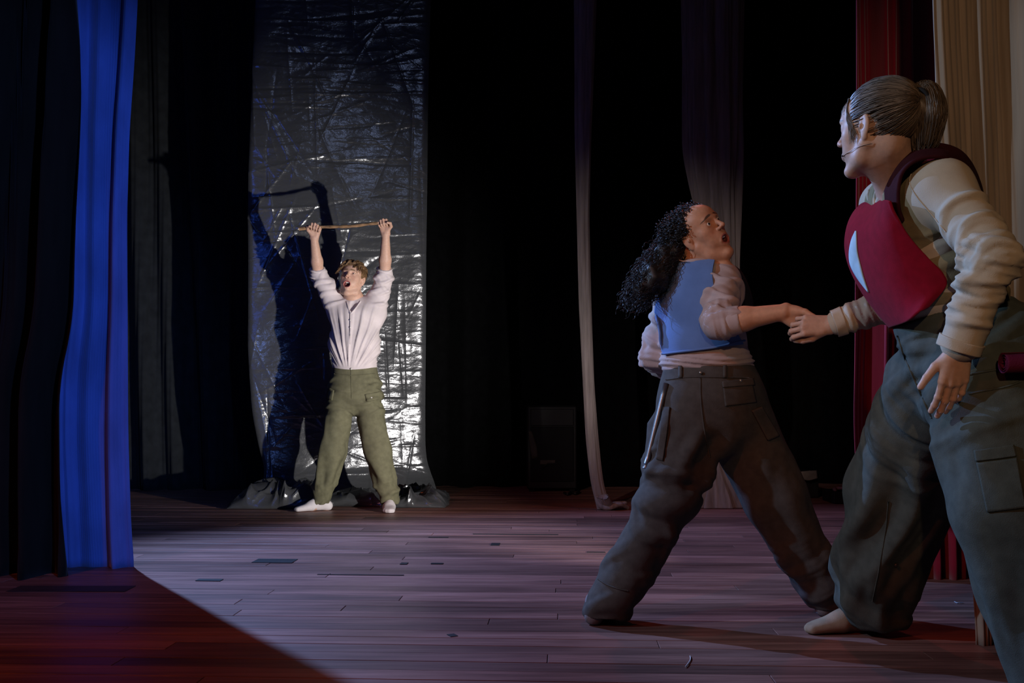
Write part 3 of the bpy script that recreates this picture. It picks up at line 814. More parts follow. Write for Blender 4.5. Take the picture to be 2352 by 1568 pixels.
def head_sdf(S, C, M, s, gape=0.0, eye_open=.005, pout=0.0, smile=0.0, jaw=1.0):
    """a head in its own frame: x lateral, y forward, z up; s scales it, gape drops the jaw"""
    T = lambda x, y, z: np.asarray(C) + M @ (np.array([x, y, z]) * s)
    E = lambda c, r, k=.02, op=1, RM=None: S.ell(T(*c), np.array(r) * s, M if RM is None else M @ RM, k * s, op)
    Cn = lambda a, b, r1, r2, k=.02, op=1: S.cone(T(*a), T(*b), r1 * s, r2 * s, k * s, op)
    j = gape
    E((0, -.016, .030), (.0745, .094, .083), .03)                    # skull
    E((0, .034, .045), (.061, .054, .052), .03)                      # forehead
    E((0, .030, -.025), (.058, .055, .075), .03)                     # mid face
    for q in (-1, 1):
        E((q * .040, .050, -.012), (.023, .021, .020), .022)         # cheekbones
        E((q * .034 * jaw, .050, -.040 - j * .3), (.022 * jaw, .024, .03), .022) # cheeks
        Cn((q * .056, .000, -.045), (q * .047 * jaw, .020, -.078 * (.5 + .5 * jaw) - j * .8), .017, .016 * jaw, .022)
        Cn((q * .047 * jaw, .020, -.078 * (.5 + .5 * jaw) - j * .8), (q * .012, .072 - j * .4, -.102 * (.6 + .4 * jaw) - j * .85), .017 * jaw, .014 * jaw, .02)
        Cn((q * .036, .0755, .0295), (q * .010, .083, .026), .0095, .0085, .012)     # brows
    Cn((0, .045, -.082 - j * .85), (0, .066 - j * .4, -.096 - j * .85), .024 * jaw, .017 * jaw, .02)
    E((0, .079 - j * .45, -.099 - j * .85), (.016, .012, .012), .014)                # chin
    E((0, .073, -.052 - j * .4), (.028, .019, .026 + j * .5), .02)   # muzzle
    Cn((0, .085, .020), (0, .106, -.014), .0065, .0080, .012)        # nose bridge
    E((0, .1080, -.0190), (.0085, .0090, .0075), .008)               # nose tip
    for q in (-1, 1):
        E((q * .0115, .0955, -.0225), (.0062, .0100, .0060), .006)    # wings
        E((q * .0065, .1045, -.0275), (.0034, .0050, .0030), .003, -1)
        E((q * .0315, .0915, .0110), (.0165, .0125, .0105), .012, -1)            # sockets
        E((q * .0315, .0700, .0105), (.0155, .0150, .0138), .006)                # lids
        E((q * .0315, .0860, .0100), (.0140, .0095, eye_open), .0025, -1)        # slit
        # ears
        RMe = rotz(q * .35)
        E((q * .0765, -.010, .000), (.0072, .0175, .031), .006, 1, RMe)
        E((q * .0735, -.008, -.030), (.0060, .0095, .0105), .006, 1, RMe)
        E((q * .0845, -.006, .004), (.0052, .0098, .0185), .004, -1, RMe)
        E((q * .0800, -.001, -.004), (.0050, .0045, .0070), .003, 1, RMe)
    # lips as a ring round the mouth
    cz = -.058 - j * .42; a = .0235 - pout * .006 + smile * .004; b = .0042 + j * .56
    yy = lambda x, z: .0905 - (x / .03) ** 2 * .014 - abs(z - cz) * .05 - (.006 if z < cz - .006 else 0) - j * .10
    n = 14
    pts = []
    for i in range(n):
        t = 2 * np.pi * i / n; x = a * math.cos(t); z = cz + b * math.sin(t) * (1.0 if math.sin(t) > 0 else 1.15)
        if j < .004 and abs(x) < .008 and math.sin(t) > 0: z -= .0008
        pts.append((x, yy(x, z), z))
    for i in range(n):
        th = .0042 if pts[i][2] > cz else .0052
        Cn(pts[i], pts[(i + 1) % n], th, th, .006)
    if j > .003: E((0, .080, cz), (a - .0015, .034, max(b - .0015, .001)), .003, -1)
    else: E((0, .094, cz), (a * .95, .010, .0010), .002, -1)
    return T, cz, a, b

def hand_sdf(S, W, d, n, side, s=1.0, curls=None, thumb=((.55, .75, .25), (.8, .5, .3), (.9, .25, .3)), spread=.10, k=.010):
    """W wrist, d towards the fingers, n out of the palm, side: +1 when the thumb lies along d x n"""
    d = nrm(d); n = np.asarray(n, float); n = nrm(n - d * (n @ d)); lat = np.cross(d, n) * side
    W = np.asarray(W, float)
    L = [.087, .091, .087, .079]; O = [.0285, .0095, -.0095, -.027]
    ln = [(.041, .025, .020), (.045, .029, .021), (.042, .027, .020), (.033, .020, .018)]
    rr = [.0092, .0095, .0090, .0080]
    curls = curls or [(20, 25, 15)] * 4
    tips = []
    for i in range(4):
        K = W + (d * L[i] + lat * O[i] - n * (.004 - .004 * abs(i - 1.3) / 2)) * s
        S.cone(W + lat * O[i] * .62 * s, K, .0155 * s, (rr[i] + .0022) * s, k * s)
        if i < 3: S.cone(W + (d * .03 + lat * (O[i] * .8)) * s, W + (d * L[i] * .8 + lat * (O[i] + O[i + 1]) / 2 + n * .004) * s, .0145 * s, .0125 * s, k * s)
    ang_sp = [spread, spread * .25, -spread * .35, -spread]
    for i in range(4):
        p = W + (d * L[i] + lat * O[i] - n * .002) * s
        a = 0.0; r = rr[i]
        for jn in range(3):
            a += R(curls[i][jn])
            dd = d * math.cos(ang_sp[i]) + lat * math.sin(ang_sp[i])
            v = nrm(dd) * math.cos(a) + n * math.sin(a)
            q = p + v * ln[i][jn] * s
            S.cone(p, q, r * s, (r * .93) * s, .0028 * s)
            S.ell(p, np.array([r, r, r]) * 1.05 * s, np.eye(3), .003 * s)
            p = q; r *= .92
        tips.append((p, v))
    p = W + (d * .022 + lat * .020 + n * .006) * s; r = .0135
    S.cone(W + (d * .012 + lat * .006) * s, p + (d * .02 + lat * .006) * s, .017 * s, .015 * s, k * s)
    for jn, (u1, u2, u3) in enumerate(thumb):
        v = nrm(d * u1 + lat * u2 + n * u3); q = p + v * (.042, .033, .026)[jn] * s
        S.cone(p, q, r * s, r * .87 * s, (.008 if jn == 0 else .003) * s); p = q; r *= .86
    return tips, p

def foot_sdf(S, A, d, s=1.0, k=.02):
    """A ankle joint, d horizontal toe direction; the sole rests at z = 0"""
    d = nrm([d[0], d[1], 0]); lat = np.array([-d[1], d[0], 0]); A = np.asarray(A, float); g = np.array([A[0], A[1], 0])
    heel = g - d * .045 * s + [0, 0, .032 * s]
    S.cone(A, heel, .036 * s, .031 * s, k)
    S.cone(heel, g + d * .06 * s + [0, 0, .036 * s], .030 * s, .033 * s, k)
    S.cone(A, g + d * .08 * s + [0, 0, .040 * s], .036 * s, .030 * s, k)
    for o, e in ((.024, .17), (.004, .178), (-.016, .165), (-.030, .145)):
        S.cone(g + d * .07 * s + lat * o * .7 * s + [0, 0, .032 * s], g + d * e * s + lat * o * s + [0, 0, .017 * s], .026 * s, .0155 * s, .016)
    S.half((0, 0, .002), (0, 0, -1))
    return S

M_skin = mk('skin', (.5, .3, .22), .5, .35, attr='Col', var=.06, vscale=90, bump=.05, bscale=600, sss=.15)
M_eye = mk('eye', (.8, .8, .8), .12, .5, attr='Col', var=0, bump=0)
M_teeth = mk('teeth', (.75, .70, .62), .25, .5, var=.05, bump=0)
M_tongue = mk('mouth_flesh', (.28, .06, .06), .35, .4, var=.1, bump=.1)

def sphere_vq(c, r, M=np.eye(3), n=20, m=12):
    th = np.linspace(0, 2 * np.pi, n, endpoint=False)[None, :]; ph = np.linspace(.001, np.pi - .001, m)[:, None]
    L = np.stack([np.sin(ph) * np.cos(th), np.cos(ph) + 0 * th, np.sin(ph) * np.sin(th)], -1).reshape(-1, 3)
    return np.asarray(c) + (L * np.asarray(r)) @ M.T, grid_faces(m, n, True), L

def eyes(root, T, M, s, iris, look=(0, 0)):
    for q in (-1, 1):
        c = T(q * .0315, .0712, .0105)
        f = nrm(M @ np.array([look[0], 1, look[1]])); MM = frame(f, M[:, 2])
        V, Q, L = sphere_vq(c, .0128 * s, MM, 24, 20)
        o = obj('eye', V, Q, M_eye, root)
        rim = np.sqrt(L[:, 0] ** 2 + L[:, 2] ** 2); fr = L[:, 1] > 0
        C = np.tile(np.array([.72, .70, .68]), (len(V), 1))
        C[fr & (rim < .47)] = iris; C[fr & (rim < .2)] = (.005, .005, .005)
        set_col(o, C)

def head_colors(V, T, M, s, C, skin, lip, brow, cz, a, b, browlift=0.0, browslant=0.0, gape=0.0, nails=(), flush=.12):
    L = ((V - C) @ M) / s
    Cc = np.tile(np.asarray(skin, float), (len(V), 1))
    near = (np.abs(L) < .16).all(1)
    x, y, z = L[:, 0], L[:, 1], L[:, 2]
    rd = np.sqrt((x / (a + .006)) ** 2 + ((z - cz) / (b + .0065)) ** 2)
    m = near & (y > .06) & (rd < 1.0)
    t = np.clip((1.0 - rd) / .12, 0, 1)[:, None]
    Cc = np.where(m[:, None], Cc * (1 - t) + np.asarray(lip) * t, Cc)
    if gape > .003:
        m = near & (y < .082 - gape * .1) & (y > .02) & (np.sqrt((x / a) ** 2 + ((z - cz) / (b + .001)) ** 2) < 1.08) & (y > 0.03)
        Cc[m] = np.asarray((.10, .02, .02))
    for q in (-1, 1):
        xx = q * x
        bz = .0295 + browlift + .006 * np.sin((xx - .012) / .04 * np.pi) * (1 if browslant == 0 else .4) - browslant * (xx - .03)
        d = np.abs(z - bz); wdt = .0046 * np.clip((xx - .006) / .010, 0, 1) * np.clip((.056 - xx) / .026, 0, 1) ** .6 + 1e-6
        t = np.clip((wdt - d) / .0015 + .5, 0, 1) * (near & (y > .045) & (xx > .006) & (xx < .056))
        Cc = Cc * (1 - .85 * t[:, None]) + np.asarray(brow) * .85 * t[:, None]
        # warmer cheeks, lid rims
        fl = np.exp(-(((xx - .038) / .02) ** 2 + ((z + .02) / .02) ** 2)) * near * (y > .03)
        Cc *= 1 - fl[:, None] * np.array([0, flush, flush])
        er = np.exp(-(((xx - .0315) / .013) ** 2 + ((z - .0105) / .006) ** 2)) * near * (y > .05)
        Cc *= 1 - er[:, None] * np.array([.25, .38, .38])
    fl = np.exp(-((x / .014) ** 2 + ((z + .02) / .012) ** 2)) * near * (y > .09)
    Cc *= 1 - fl[:, None] * np.array([0, flush, flush])
    for p, v in nails:
        pass
    return np.clip(Cc, 0, 1)

def strands_mesh(C, r0, r1, sides=4):
    n = C.shape[1]
    return tubes(C, np.linspace(r0, r1, n), sides, False)

def strands(name, C, r0, r1, mat, parent, sides, base, spread, seed):
    """many fine hairs as one part; every hair has a tone of its own"""
    C = np.asarray(C); V, Q = strands_mesh(C, r0, r1, sides)
    o = obj(name, V, Q, mat, parent)
    o['kind'] = 'stuff'
    r = np.random.RandomState(seed); f = np.exp(r.normal(0, spread, len(C)))
    set_col(o, np.repeat(np.asarray(base)[None] * f[:, None], C.shape[1] * sides, 0))
    return o
M_hairc = mk('hair_fibres', (.1, .1, .1), .42, .4, attr='Col', var=.05, bump=0)

# ================================================================== 1. the shouting man
def build_man():
    d0 = 6.95
    root = empty('person', (P(815, 0, d0)[0], d0, 0), 'shouting person in pale shirt and olive trousers holding a stick overhead', 'person')
    M_shirt = mk('man_shirt', (.62, .55, .56), .85, .15, var=.06, bump=.15, bscale=300)
    M_trous = mk('man_trousers', (.135, .130, .080), .9, .12, var=.12, vscale=30, bump=.2, bscale=260)
    M_hairm = mk('blond_brown_hair', (.15, .085, .04), .55, .4, var=.35, vscale=60, bump=.1)
    M_sock = mk('white_sock', (.62, .58, .60), .9, .1, var=.08, bump=.25, bscale=260)
    q = lambda x, y, d=d0: P(x, y, d)
    # --- skeleton
    hip = q(815, 900); hl, hr = q(786, 912), q(842, 912)
    kl, kr = q(764, 1035, 6.90), q(868, 1035, 6.90)
    al, ar = q(738, 1148, 6.94), q(895, 1148, 6.94)
    sl, sr = q(773, 702, 6.97), q(866, 700, 6.97)
    el, er = q(731, 628, 6.92), q(884, 628, 6.92)
    wl, wr = q(721, 547, 6.80), q(886, 538, 6.80)
    nb = q(817, 695, 6.98)
    C = q(810, 641, 6.93)
    M = frame((-.17, -.93, .26), (.13, .22, .97))
    B = Sdf()
    T, cz, a, b = head_sdf(B, C, M, 1.0, gape=.030, eye_open=.0013)
    B.cone(T(0, -.022, -.05), nb, .052, .057, .03)
    B.cone(T(0, .01, -.075), nb + [0, -.03, -.01], .045, .045, .03)
    B.cone(hip, q(815, 760), .11, .10, .05, w=(1, 0, 0), ratio=1.35)
    B.cone(sl, sr, .055, .055, .05)
    for s_, e_, w_ in ((sl, el, wl), (sr, er, wr)):
        B.cone(s_, e_, .050, .041, .03); B.cone(e_, e_ * .65 + w_ * .35, .041, .040, .02); B.cone(e_ * .65 + w_ * .35, w_, .040, .026, .02)
    for h_, k_, a_ in ((hl, kl, al), (hr, kr, ar)):
        B.cone(h_, k_, .075, .05, .03); B.cone(k_, a_, .05, .036, .02)
    for a_, dv in ((al, (-.95, -.45)), (ar, (.10, -1))): foot_sdf(B, a_, dv, .92)
    B.p = [p for p in B.p if p[0] != 'h']
    fist = [(72, 88, 60)] * 4
    grips = []
    for w_, t_, n_ in ((wl, q(727, 522, 6.78), (.10, -1, .1)), (wr, q(880, 510, 6.78), (-.1, -1, .1))):
        d_ = nrm(t_ - w_); n_ = np.array(n_, float); n_ = nrm(n_ - d_ * (n_ @ d_)); grips.append(w_ + d_ * .076 + n_ * .0245)
    hand_sdf(B, wl, q(727, 522, 6.78) - wl, (0.10, -1, .1), -1, .98, fist, ((.6, .75, .3), (.75, .1, .7), (.35, -.6, .7)))
    hand_sdf(B, wr, q(880, 510, 6.78) - wr, (-.1, -1, .1), 1, .98, fist, ((.6, .75, .3), (.75, .1, .7), (.35, -.6, .7)))
    hb = (C - [.125, .14, .155], C + [.125, .14, .14])
    h1 = (wl - [.07, .10, .25], wl + [.10, .17, .13]); h2 = (wr - [.10, .10, .29], wr + [.07, .17, .13])
    parts = [B.mesh(.0024, *hb), B.mesh(.0034, *h1), B.mesh(.0034, *h2), B.mesh(.010, None, None, [(x[0] + .002, x[1] - .002) for x in (hb, h1, h2)])]
    V, Q = weld(parts)
    body = obj('body', V, Q, M_skin, root)
    set_col(body, head_colors(V, T, M, 1.0, C, (.58, .36, .27), (.48, .17, .15), (.20, .12, .06), cz, a, b, browslant=.28, browlift=.001, gape=.03))
    eyes(root, T, M, 1.0, (.10, .12, .14))
    S = Sdf(); S.cone(T(-.015, .070, cz + .0155), T(.015, .070, cz + .0155), .003, .003, .004); S.cone(T(-.010, .076, cz + .0155), T(.010, .076, cz + .0155), .0032, .0032, .004)
    V, Q = S.mesh(.0015); obj('teeth', V, Q, M_teeth, root)
    S = Sdf(); S.ell(T(0, .055, cz - .012), (.014, .02, .006), M, .004); V, Q = S.mesh(.002); obj('tongue', V, Q, M_tongue, root)
    # --- hair: cap and loose locks
    S = Sdf()
    S.ell(T(0, -.020, .038), (.083, .102, .087), M, .02); S.ell(T(0, .02, .078), (.066, .066, .042), M, .02)
    S.ell(T(0, .085, -.015), (.064, .075, .076), M, .012, -1)
    for s_ in (-1, 1): S.ell(T(s_ * .08, .01, -.045), (.03, .06, .045), M, .01, -1)
    S.ell(T(0, -.02, -.10), (.10, .12, .05), M, .01, -1)
    r = np.random.RandomState(3)
    for i in range(120):
        x = r.uniform(-.068, .068); y = r.uniform(-.05, .082); z = .114 - (x / .075) ** 2 * .05 - max(y - .02, 0) ** 2 * 7
        p = np.array([x, y, z]); side = np.sign(x + .010)
        l_ = r.uniform(.6, 1.3)
        m_ = p + np.array([side * .010, .004, .010]) * l_; e = p + np.array([side * r.uniform(.020, .034), r.uniform(.0, .016), r.uniform(-.022, .004)]) * l_
        S.cone(T(*p), T(*m_), .008, .007, .006); S.cone(T(*m_), T(*e), .007, .0025, .005)
    for x0 in (-.054, -.046, -.038, -.028, -.020, .026, .036, .044, .052, .058):
        S.cone(T(x0, .066, .090), T(x0 * 1.15 - .006, .092, .062 + r.uniform(-.014, .012)), .0075, .003, .006)
    V, Q = S.mesh(.0026)
    N = vnormals(V, Q)
    hair = obj('hair', V, Q, M_hairm, root)
    C0 = []
    for i in range(520):
        x = r.uniform(-.072, .072); y = r.uniform(-.06, .082); z = .114 - (x / .078) ** 2 * .055 - max(y, 0) ** 2 * 5.5
        sd_ = np.sign(x + .012); ln = r.uniform(.016, .034); t = np.linspace(0, 1, 7)
        pts = np.array([[x + sd_ * ln * k * .8, y + .5 * ln * k * (1 if y > 0 else -.5), z + .012 * k - .03 * k * k * (1 + abs(x) * 10)] for k in t])
        C0.append([T(*p) for p in pts])
    strands('hair_strands', C0, .0014, .0005, M_hairc, hair, 4, (.20, .115, .055), .45, 1)
    # --- shirt
    S = Sdf()
    wa = q(815, 832, 6.95)
    S.cone(q(815, 848, 6.95), q(814, 790, 6.94), .118, .124, .04, w=(1, 0, 0), ratio=1.30)
    S.cone(q(814, 790, 6.94), q(818, 735, 6.95), .124, .118, .04, w=(1, 0, 0), ratio=1.42)
    S.cone(q(789, 720, 6.96), q(847, 718, 6.96), .088, .088, .06)
    S.cone(sl + [.03, 0, -.02], q(817, 700, 6.97), .060, .058, .05); S.cone(sr + [-.03, 0, -.02], q(817, 700, 6.97), .060, .058, .05)
    S.cone(sl + [.02, 0, -.05], el * .85 + sl * .15, .082, .058, .04); S.cone(el * .85 + sl * .15, el, .056, .055, .02)
    S.cone(sr + [-.02, 0, -.05], er * .85 + sr * .15, .082, .058, .04); S.cone(er * .85 + sr * .15, er, .056, .055, .02)
    S.half(el + (wl - el) * .10, wl - el); S.p[-1] = S.p[-1]
    S.p.pop()
    S.cone(T(0, .0, -.02), nb + [0, -.015, .0], .055, .056, .006, -1)
    # open neck
    S.cone(q(815, 700, 6.80), q(804, 722, 6.82), .020, .002, .006, -1); S.cone(q(811, 694, 6.86), q(806, 712, 6.85), .030, .010, .006, -1)
    V, Q = S.mesh(.0055)
    N = vnormals(V, Q)
    # hanging folds that gather into the waistband
    ap = q(806, 884); z = V[:, 2]; zw = q(0, 838)[2]
    th = np.arctan2(V[:, 0] - ap[0], z - ap[2])
    nz_ = Noise(31, 16, 1.5, 5)(V * [1, 1, .5]); nz2 = Noise(32, 14, 1.0, 3)(V * [1, 0, .6])
    f = np.exp(-((1 - np.sin(th * 46 + 1.3 * nz_)) / .5) ** 2) * (.5 + .5 * nz2) + .5 * np.exp(-((1 - np.sin(th * 27 + 2 * nz2 + 1)) / .5) ** 2) - .35
    m = np.clip((1.45 - z) / .14, 0, 1) * np.clip((z - zw + .02) / .05, 0, 1)
    V = V + N * (f * .012 * m)[:, None]
    for s_, e_, sd in ((sl, el, 5), (sr, er, 9)): V = ring_folds(V, N, s_, e_, .012, 9, sd, .12, .0, 1.05, 2.4)
    shirt = obj('shirt', V, Q, M_shirt, root)
    bv = bvh_of(V, Q)
    for e_, w_ in ((el, wl), (er, wr)):                  # rolled cuffs
        S = Sdf(); d = nrm(w_ - e_)
        S.cone(e_ - d * .012, e_ + d * .022, .054, .051, .01); S.half(e_ + d * .036, d)
        V2, Q2 = S.mesh(.004); N2 = vnormals(V2, Q2); V2 = ring_folds(V2, N2, e_ - d * .03, e_ + d * .06, .006, 30, 4, .2, -1, 2)
        obj('rolled_cuff', V2, Q2, M_shirt, shirt)
    laid_seam('placket', bv, [(805, 715), (805, 745), (804, 790)], .0035, M_shirt, shirt)
    laid_seam('collar_edge', bv, [(797, 694), (800, 706), (805, 720)], .006, M_shirt, shirt)
    laid_seam('collar_edge', bv, [(828, 692), (818, 706), (806, 720)], .006, M_shirt, shirt)
    M_btn = mk('pale_button', (.6, .58, .55), .4, .4, bump=0)
    for yy in (735, 752, 770):
        h = hits(bv, [(805, yy)], .005)
        if h is not None:
            V2, Q2, _ = sphere_vq(h[0], (.005, .003, .005)); obj('button', V2, Q2, M_btn, shirt)
    # --- trousers
    S = Sdf()
    S.cone(q(815, 850), q(816, 895), .118, .128, .03, w=(1, 0, 0), ratio=1.33)
    S.cone(q(816, 890), q(818, 915), .126, .115, .04, w=(1, 0, 0), ratio=1.38)
    for h_, k_, a_, (r1, r2, r3) in ((hl, kl, al, (.098, .086, .060)), (hr, kr, ar, (.098, .092, .064))):
        S.cone(h_, k_, r1, r2, .025); S.cone(k_, a_ + (a_ - k_) * .02, r2, r3, .03)
    S.half(q(0, 842), (0, 0, 1)); S.half((0, 0, .05), (0, 0, -1))
    V, Q = S.mesh(.0065); N = vnormals(V, Q)
    for i, (h_, k_, a_) in enumerate(((hl, kl, al), (hr, kr, ar))):
        V = long_folds(V, N, h_, a_, .014, 5, 20 + i, .14, .15, 1.0); V = ring_folds(V, N, h_ + [0, 0, .06], k_, .012, 9, 30 + i, .16, -.2, .5, 2.2)
        V = ring_folds(V, N, k_, a_, .010, 9, 33 + i, .13, .55, 1.2, 2.0)
    tr = obj('trousers', V, Q, M_trous, root); bv = bvh_of(V, Q)
    laid_seam('fly_seam', bv, [(806, 846), (807, 880), (808, 915)], .003, M_trous, tr)
    laid_seam('waistband_seam', bv, [(768, 858), (810, 862), (862, 858)], .003, M_trous, tr)
    laid_panel('pocket_flap', V, Q, [(838, 905), (842, 922)], [(876, 898), (882, 915)], M_trous, tr, 6, 8, .004, .006, bv)
    laid_panel('pocket_flap', V, Q, [(757, 890), (752, 915)], [(768, 896), (764, 920)], M_trous, tr, 6, 6, .004, .006, bv)
    for px in ((807, 847), (853, 915)):
        h = hits(bv, [px], .006); V2, Q2, _ = sphere_vq(h[0], (.007, .004, .007)); obj('button', V2, Q2, M_btn, tr)
    # --- socks
    for a_, dv in ((al, (-.95, -.45)), (ar, (.10, -1))):
        S = Sdf(); foot_sdf(S, a_, dv, 1.0); V, Q = S.mesh(.005); obj('sock', V, Q, M_sock, root)
    # --- the stick, held but a thing of its own
    M_stick = mk('rough_branch', (.27, .16, .085), .8, .25, var=.4, vscale=60, stretch=(.4, 1, 1), bump=.5, bscale=120)
    n = 60; t = np.linspace(0, 1, n)
    hc1, hc2 = grips; dv = nrm(hc2 - hc1)
    a_ = hc1 - dv * .115; b_ = hc2 + dv * .05
    p = a_ + (b_ - a_) * t[:, None]; p[:, 2] += .004 * np.sin(t * 9); p[:, 1] += .003 * np.sin(t * 13)
    rad = .0115 - .002 * t + .0012 * np.sin(t * 40) + .0015 * np.exp(-((t - .62) / .02) ** 2)
    V, Q = tubes(p, rad, 9); o = obj('stick', V, Q, M_stick)
    tag(o, 'rough wooden stick held overhead in both fists of the shouting person', 'stick')
build_man()
# ================================================================== 2. the curly-haired woman, seen from behind
def build_curly():
    d0 = 3.5
    root = empty('person', (P(1625, 0, d0)[0], d0, 0), 'lunging person with long black curls and blue tabard, seen from behind', 'person')
    M_shirt = mk('mauve_shirt', (.40, .33, .33), .85, .15, var=.08, bump=.2, bscale=420)
    M_trous = mk('charcoal_trousers', (.066, .062, .058), .9, .12, var=.12, vscale=40, bump=.25, bscale=420)
    M_vest = mk('blue_felt', (.105, .20, .46), .95, .1, var=.08, bump=.2, bscale=500, sheen=.2)
    M_vestdark = mk('dark_felt_lining', (.02, .02, .026), .95, .1, var=.08, bump=.2, bscale=500)
    M_hair = mk('black_curls', (.016, .015, .016), .55, .35, var=.3, vscale=60, bump=.0)
    M_sock = mk('grey_sock', (.16, .15, .16), .9, .1, bump=.25, bscale=400)
    q = lambda x, y, d=d0: P(x, y, d)
    pel = q(1628, 900); hl, hr = q(1588, 940, 3.48), q(1682, 940, 3.54)
    kl, kr = q(1535, 1145, 3.44), q(1778, 1140, 3.56)
    al, ar = q(1400, 1385, 3.46), q(1908, 1385, 3.60)
    sl, sr = q(1540, 686, 3.58), q(1662, 640, 3.44)
    el, er = q(1512, 806, 3.58), q(1652, 742, 3.28)
    wl, wr = q(1546, 846, 3.78), q(1800, 716, 3.20)
    nb = q(1592, 618, 3.50)
    C = q(1609, 538, 3.46)
    # head turned over the right shoulder, looking up and to the right of the picture
    M = frame((.53, -.78, .35), (-.28, -.25, .92)); sc = .91
    B = Sdf()
    T, cz, a, b = head_sdf(B, C, M, sc, gape=.020, eye_open=.0095, pout=.3, jaw=.9)
    B.cone(T(0, -.03, -.045), nb + [-.01, .0, .0], .050, .054, .03); B.cone(T(0, .015, -.08), nb + [.03, 0, .01], .040, .045, .03)
    B.cone(pel, q(1610, 700), .11, .10, .05, w=(1, 0, 0), ratio=1.3)
    B.cone(sl, sr, .05, .05, .05)
    B.cone(sl, el, .042, .036, .03); B.cone(el, wl, .036, .026, .02)
    B.cone(sr, er, .042, .038, .03); f1 = er * .62 + wr * .38
    B.cone(er, f1, .038, .038, .02); B.cone(f1, wr, .038, .0255, .02)
    for h_, k_, a_ in ((hl, kl, al), (hr, kr, ar)): B.cone(h_, k_, .07, .05, .03); B.cone(k_, a_, .048, .034, .02)
    hd = nrm(np.array([.86, -.10, -.50]))
    hand_sdf(B, wr, hd, (-.25, -.95, -.2), -1, .95, [(38, 62, 40), (48, 66, 40), (55, 66, 40), (60, 66, 40)], ((.85, .35, .3), (.9, .0, .45), (.8, -.3, .5)), .06)
    hand_sdf(B, wl, (.6, .7, -.2), (.3, -.3, -.9), 1, .9)
    hb = (C - [.125, .125, .14], C + [.125, .125, .13])
    h1 = (np.minimum(er, wr) - [.06, .07, .09], wr + [.17, .10, .08])
    parts = [B.mesh(.0020, *hb), B.mesh(.0024, *h1), B.mesh(.009, None, None, [(x[0] + .002, x[1] - .002) for x in (hb, h1)])]
    V, Q = weld(parts)
    body = obj('body', V, Q, M_skin, root)
    set_col(body, head_colors(V, T, M, sc, C, (.50, .265, .165), (.36, .12, .10), (.025, .018, .015), cz, a, b, browslant=.30, browlift=.0045, gape=.020, flush=.08))
    eyes(root, T, M, sc, (.035, .02, .012), (.1, .0))
    S = Sdf(); S.cone(T(-.014, .074, cz + .0105), T(.014, .074, cz + .0105), .0036, .0036, .002); S.cone(T(-.009, .0785, cz + .0102), T(.009, .0785, cz + .0102), .004, .004, .003)
    V, Q = S.mesh(.0012); obj('teeth', V, Q, M_teeth, root)
    # --- hair: dark cap plus some hundreds of corkscrew locks
    S = Sdf()
    S.ell(T(0, -.025, .036), np.array((.0775, .0965, .0825)) * sc, M, .02)
    S.ell(T(0, .104, -.020), np.array((.084, .080, .094)) * sc, M, .010, -1)
    S.ell(T(0, .03, -.11), np.array((.11, .075, .06)) * sc, M, .01, -1)
    for s_ in (-1, 1): S.ell(T(s_ * .085, .005, -.018), np.array((.03, .034, .042)) * sc, M, .01, -1)
    tailc = [q(1552, 560, 3.50), q(1528, 600, 3.47), q(1498, 640, 3.45), q(1470, 668, 3.45)]
    S.chain(tailc, [.042, .046, .046, .026], .04)
    V, Q = S.mesh(.005); N = vnormals(V, Q)
    V = V + N * (.006 * Noise(5, 20, 12, 30)(V))[:, None]
    hair = obj('hair', V, Q, M_hair, root)
    r = np.random.RandomState(8)
    short, long_ = [], []
    for i in range(1750):
        # a root on the scalp behind the hairline
        while True:
            v = r.normal(size=3); v = v / np.linalg.norm(v)
            if v[1] < .92 - .6 * max(-v[2], 0) and v[2] > -.45: break
        rp = np.array([v[0] * .078, -.024 + v[1] * .097, .036 + v[2] * .083])
        if rp[1] > .047 - .40 * max(.080 - rp[2], 0) or (abs(rp[0]) > .058 and rp[1] > -.035 and rp[2] < .018): continue
        p0 = T(*rp)
        out = nrm(M @ (v * [1, 1, 1.2]))
        if r.rand() < .56:       # stays on the head
            e = p0 + out * r.uniform(.006, .024) + nrm(tailc[0] - p0) * min(np.linalg.norm(tailc[0] - p0) * .9, r.uniform(.03, .10))
            ctrl = [p0, (p0 + e) / 2 + out * r.uniform(.012, .032), e + out * .012]; n = 46; lst = short
        else:
            m1 = tailc[0] + r.normal(0, .022, 3)
            g = r.normal(0, 1, 3); g /= np.linalg.norm(g) + 1e-9
            rad = r.uniform(.62, 1.12)
            u_ = r.rand() ** .8
            ax = catmull(np.array(tailc + [q(1452, 700, 3.45)]), np.array([.6 + u_ * 3.2]))[0]
            e = ax + g * rad * np.array([.078, .07, .070]) * (1.0 - .25 * u_) + [-.006, 0, -.022 * r.rand()]
            mid = (m1 + e) / 2 + g * .030
            ctrl = [p0, p0 * .45 + m1 * .55 + out * r.uniform(.02, .040), m1 + out * .012, mid, e]; n = 84; lst = long_
        t = np.linspace(0, 1, n)
        cpts = resample(np.array(ctrl), n)
        Tn = np.gradient(cpts, axis=0); Tn /= np.linalg.norm(Tn, axis=1, keepdims=True) + 1e-9
        A = np.cross(Tn, [.2, .9, .35]); A /= np.linalg.norm(A, axis=1, keepdims=True) + 1e-9; Bv = np.cross(Tn, A)
        L = np.linalg.norm(np.diff(cpts, axis=0), axis=1).sum()
        turns = min(L / r.uniform(.020, .030), n / 7); hr_ = r.uniform(.0032, .0064) * np.clip(t * 5, .25, 1)
        ph = 2 * np.pi * turns * t + r.uniform(0, 6.28)
        lst.append(cpts + A * (hr_ * np.cos(ph))[:, None] + Bv * (hr_ * np.sin(ph))[:, None])
    strands('curls', short, .0014, .0009, M_hairc, hair, 3, (.016, .015, .016), .3, 2)
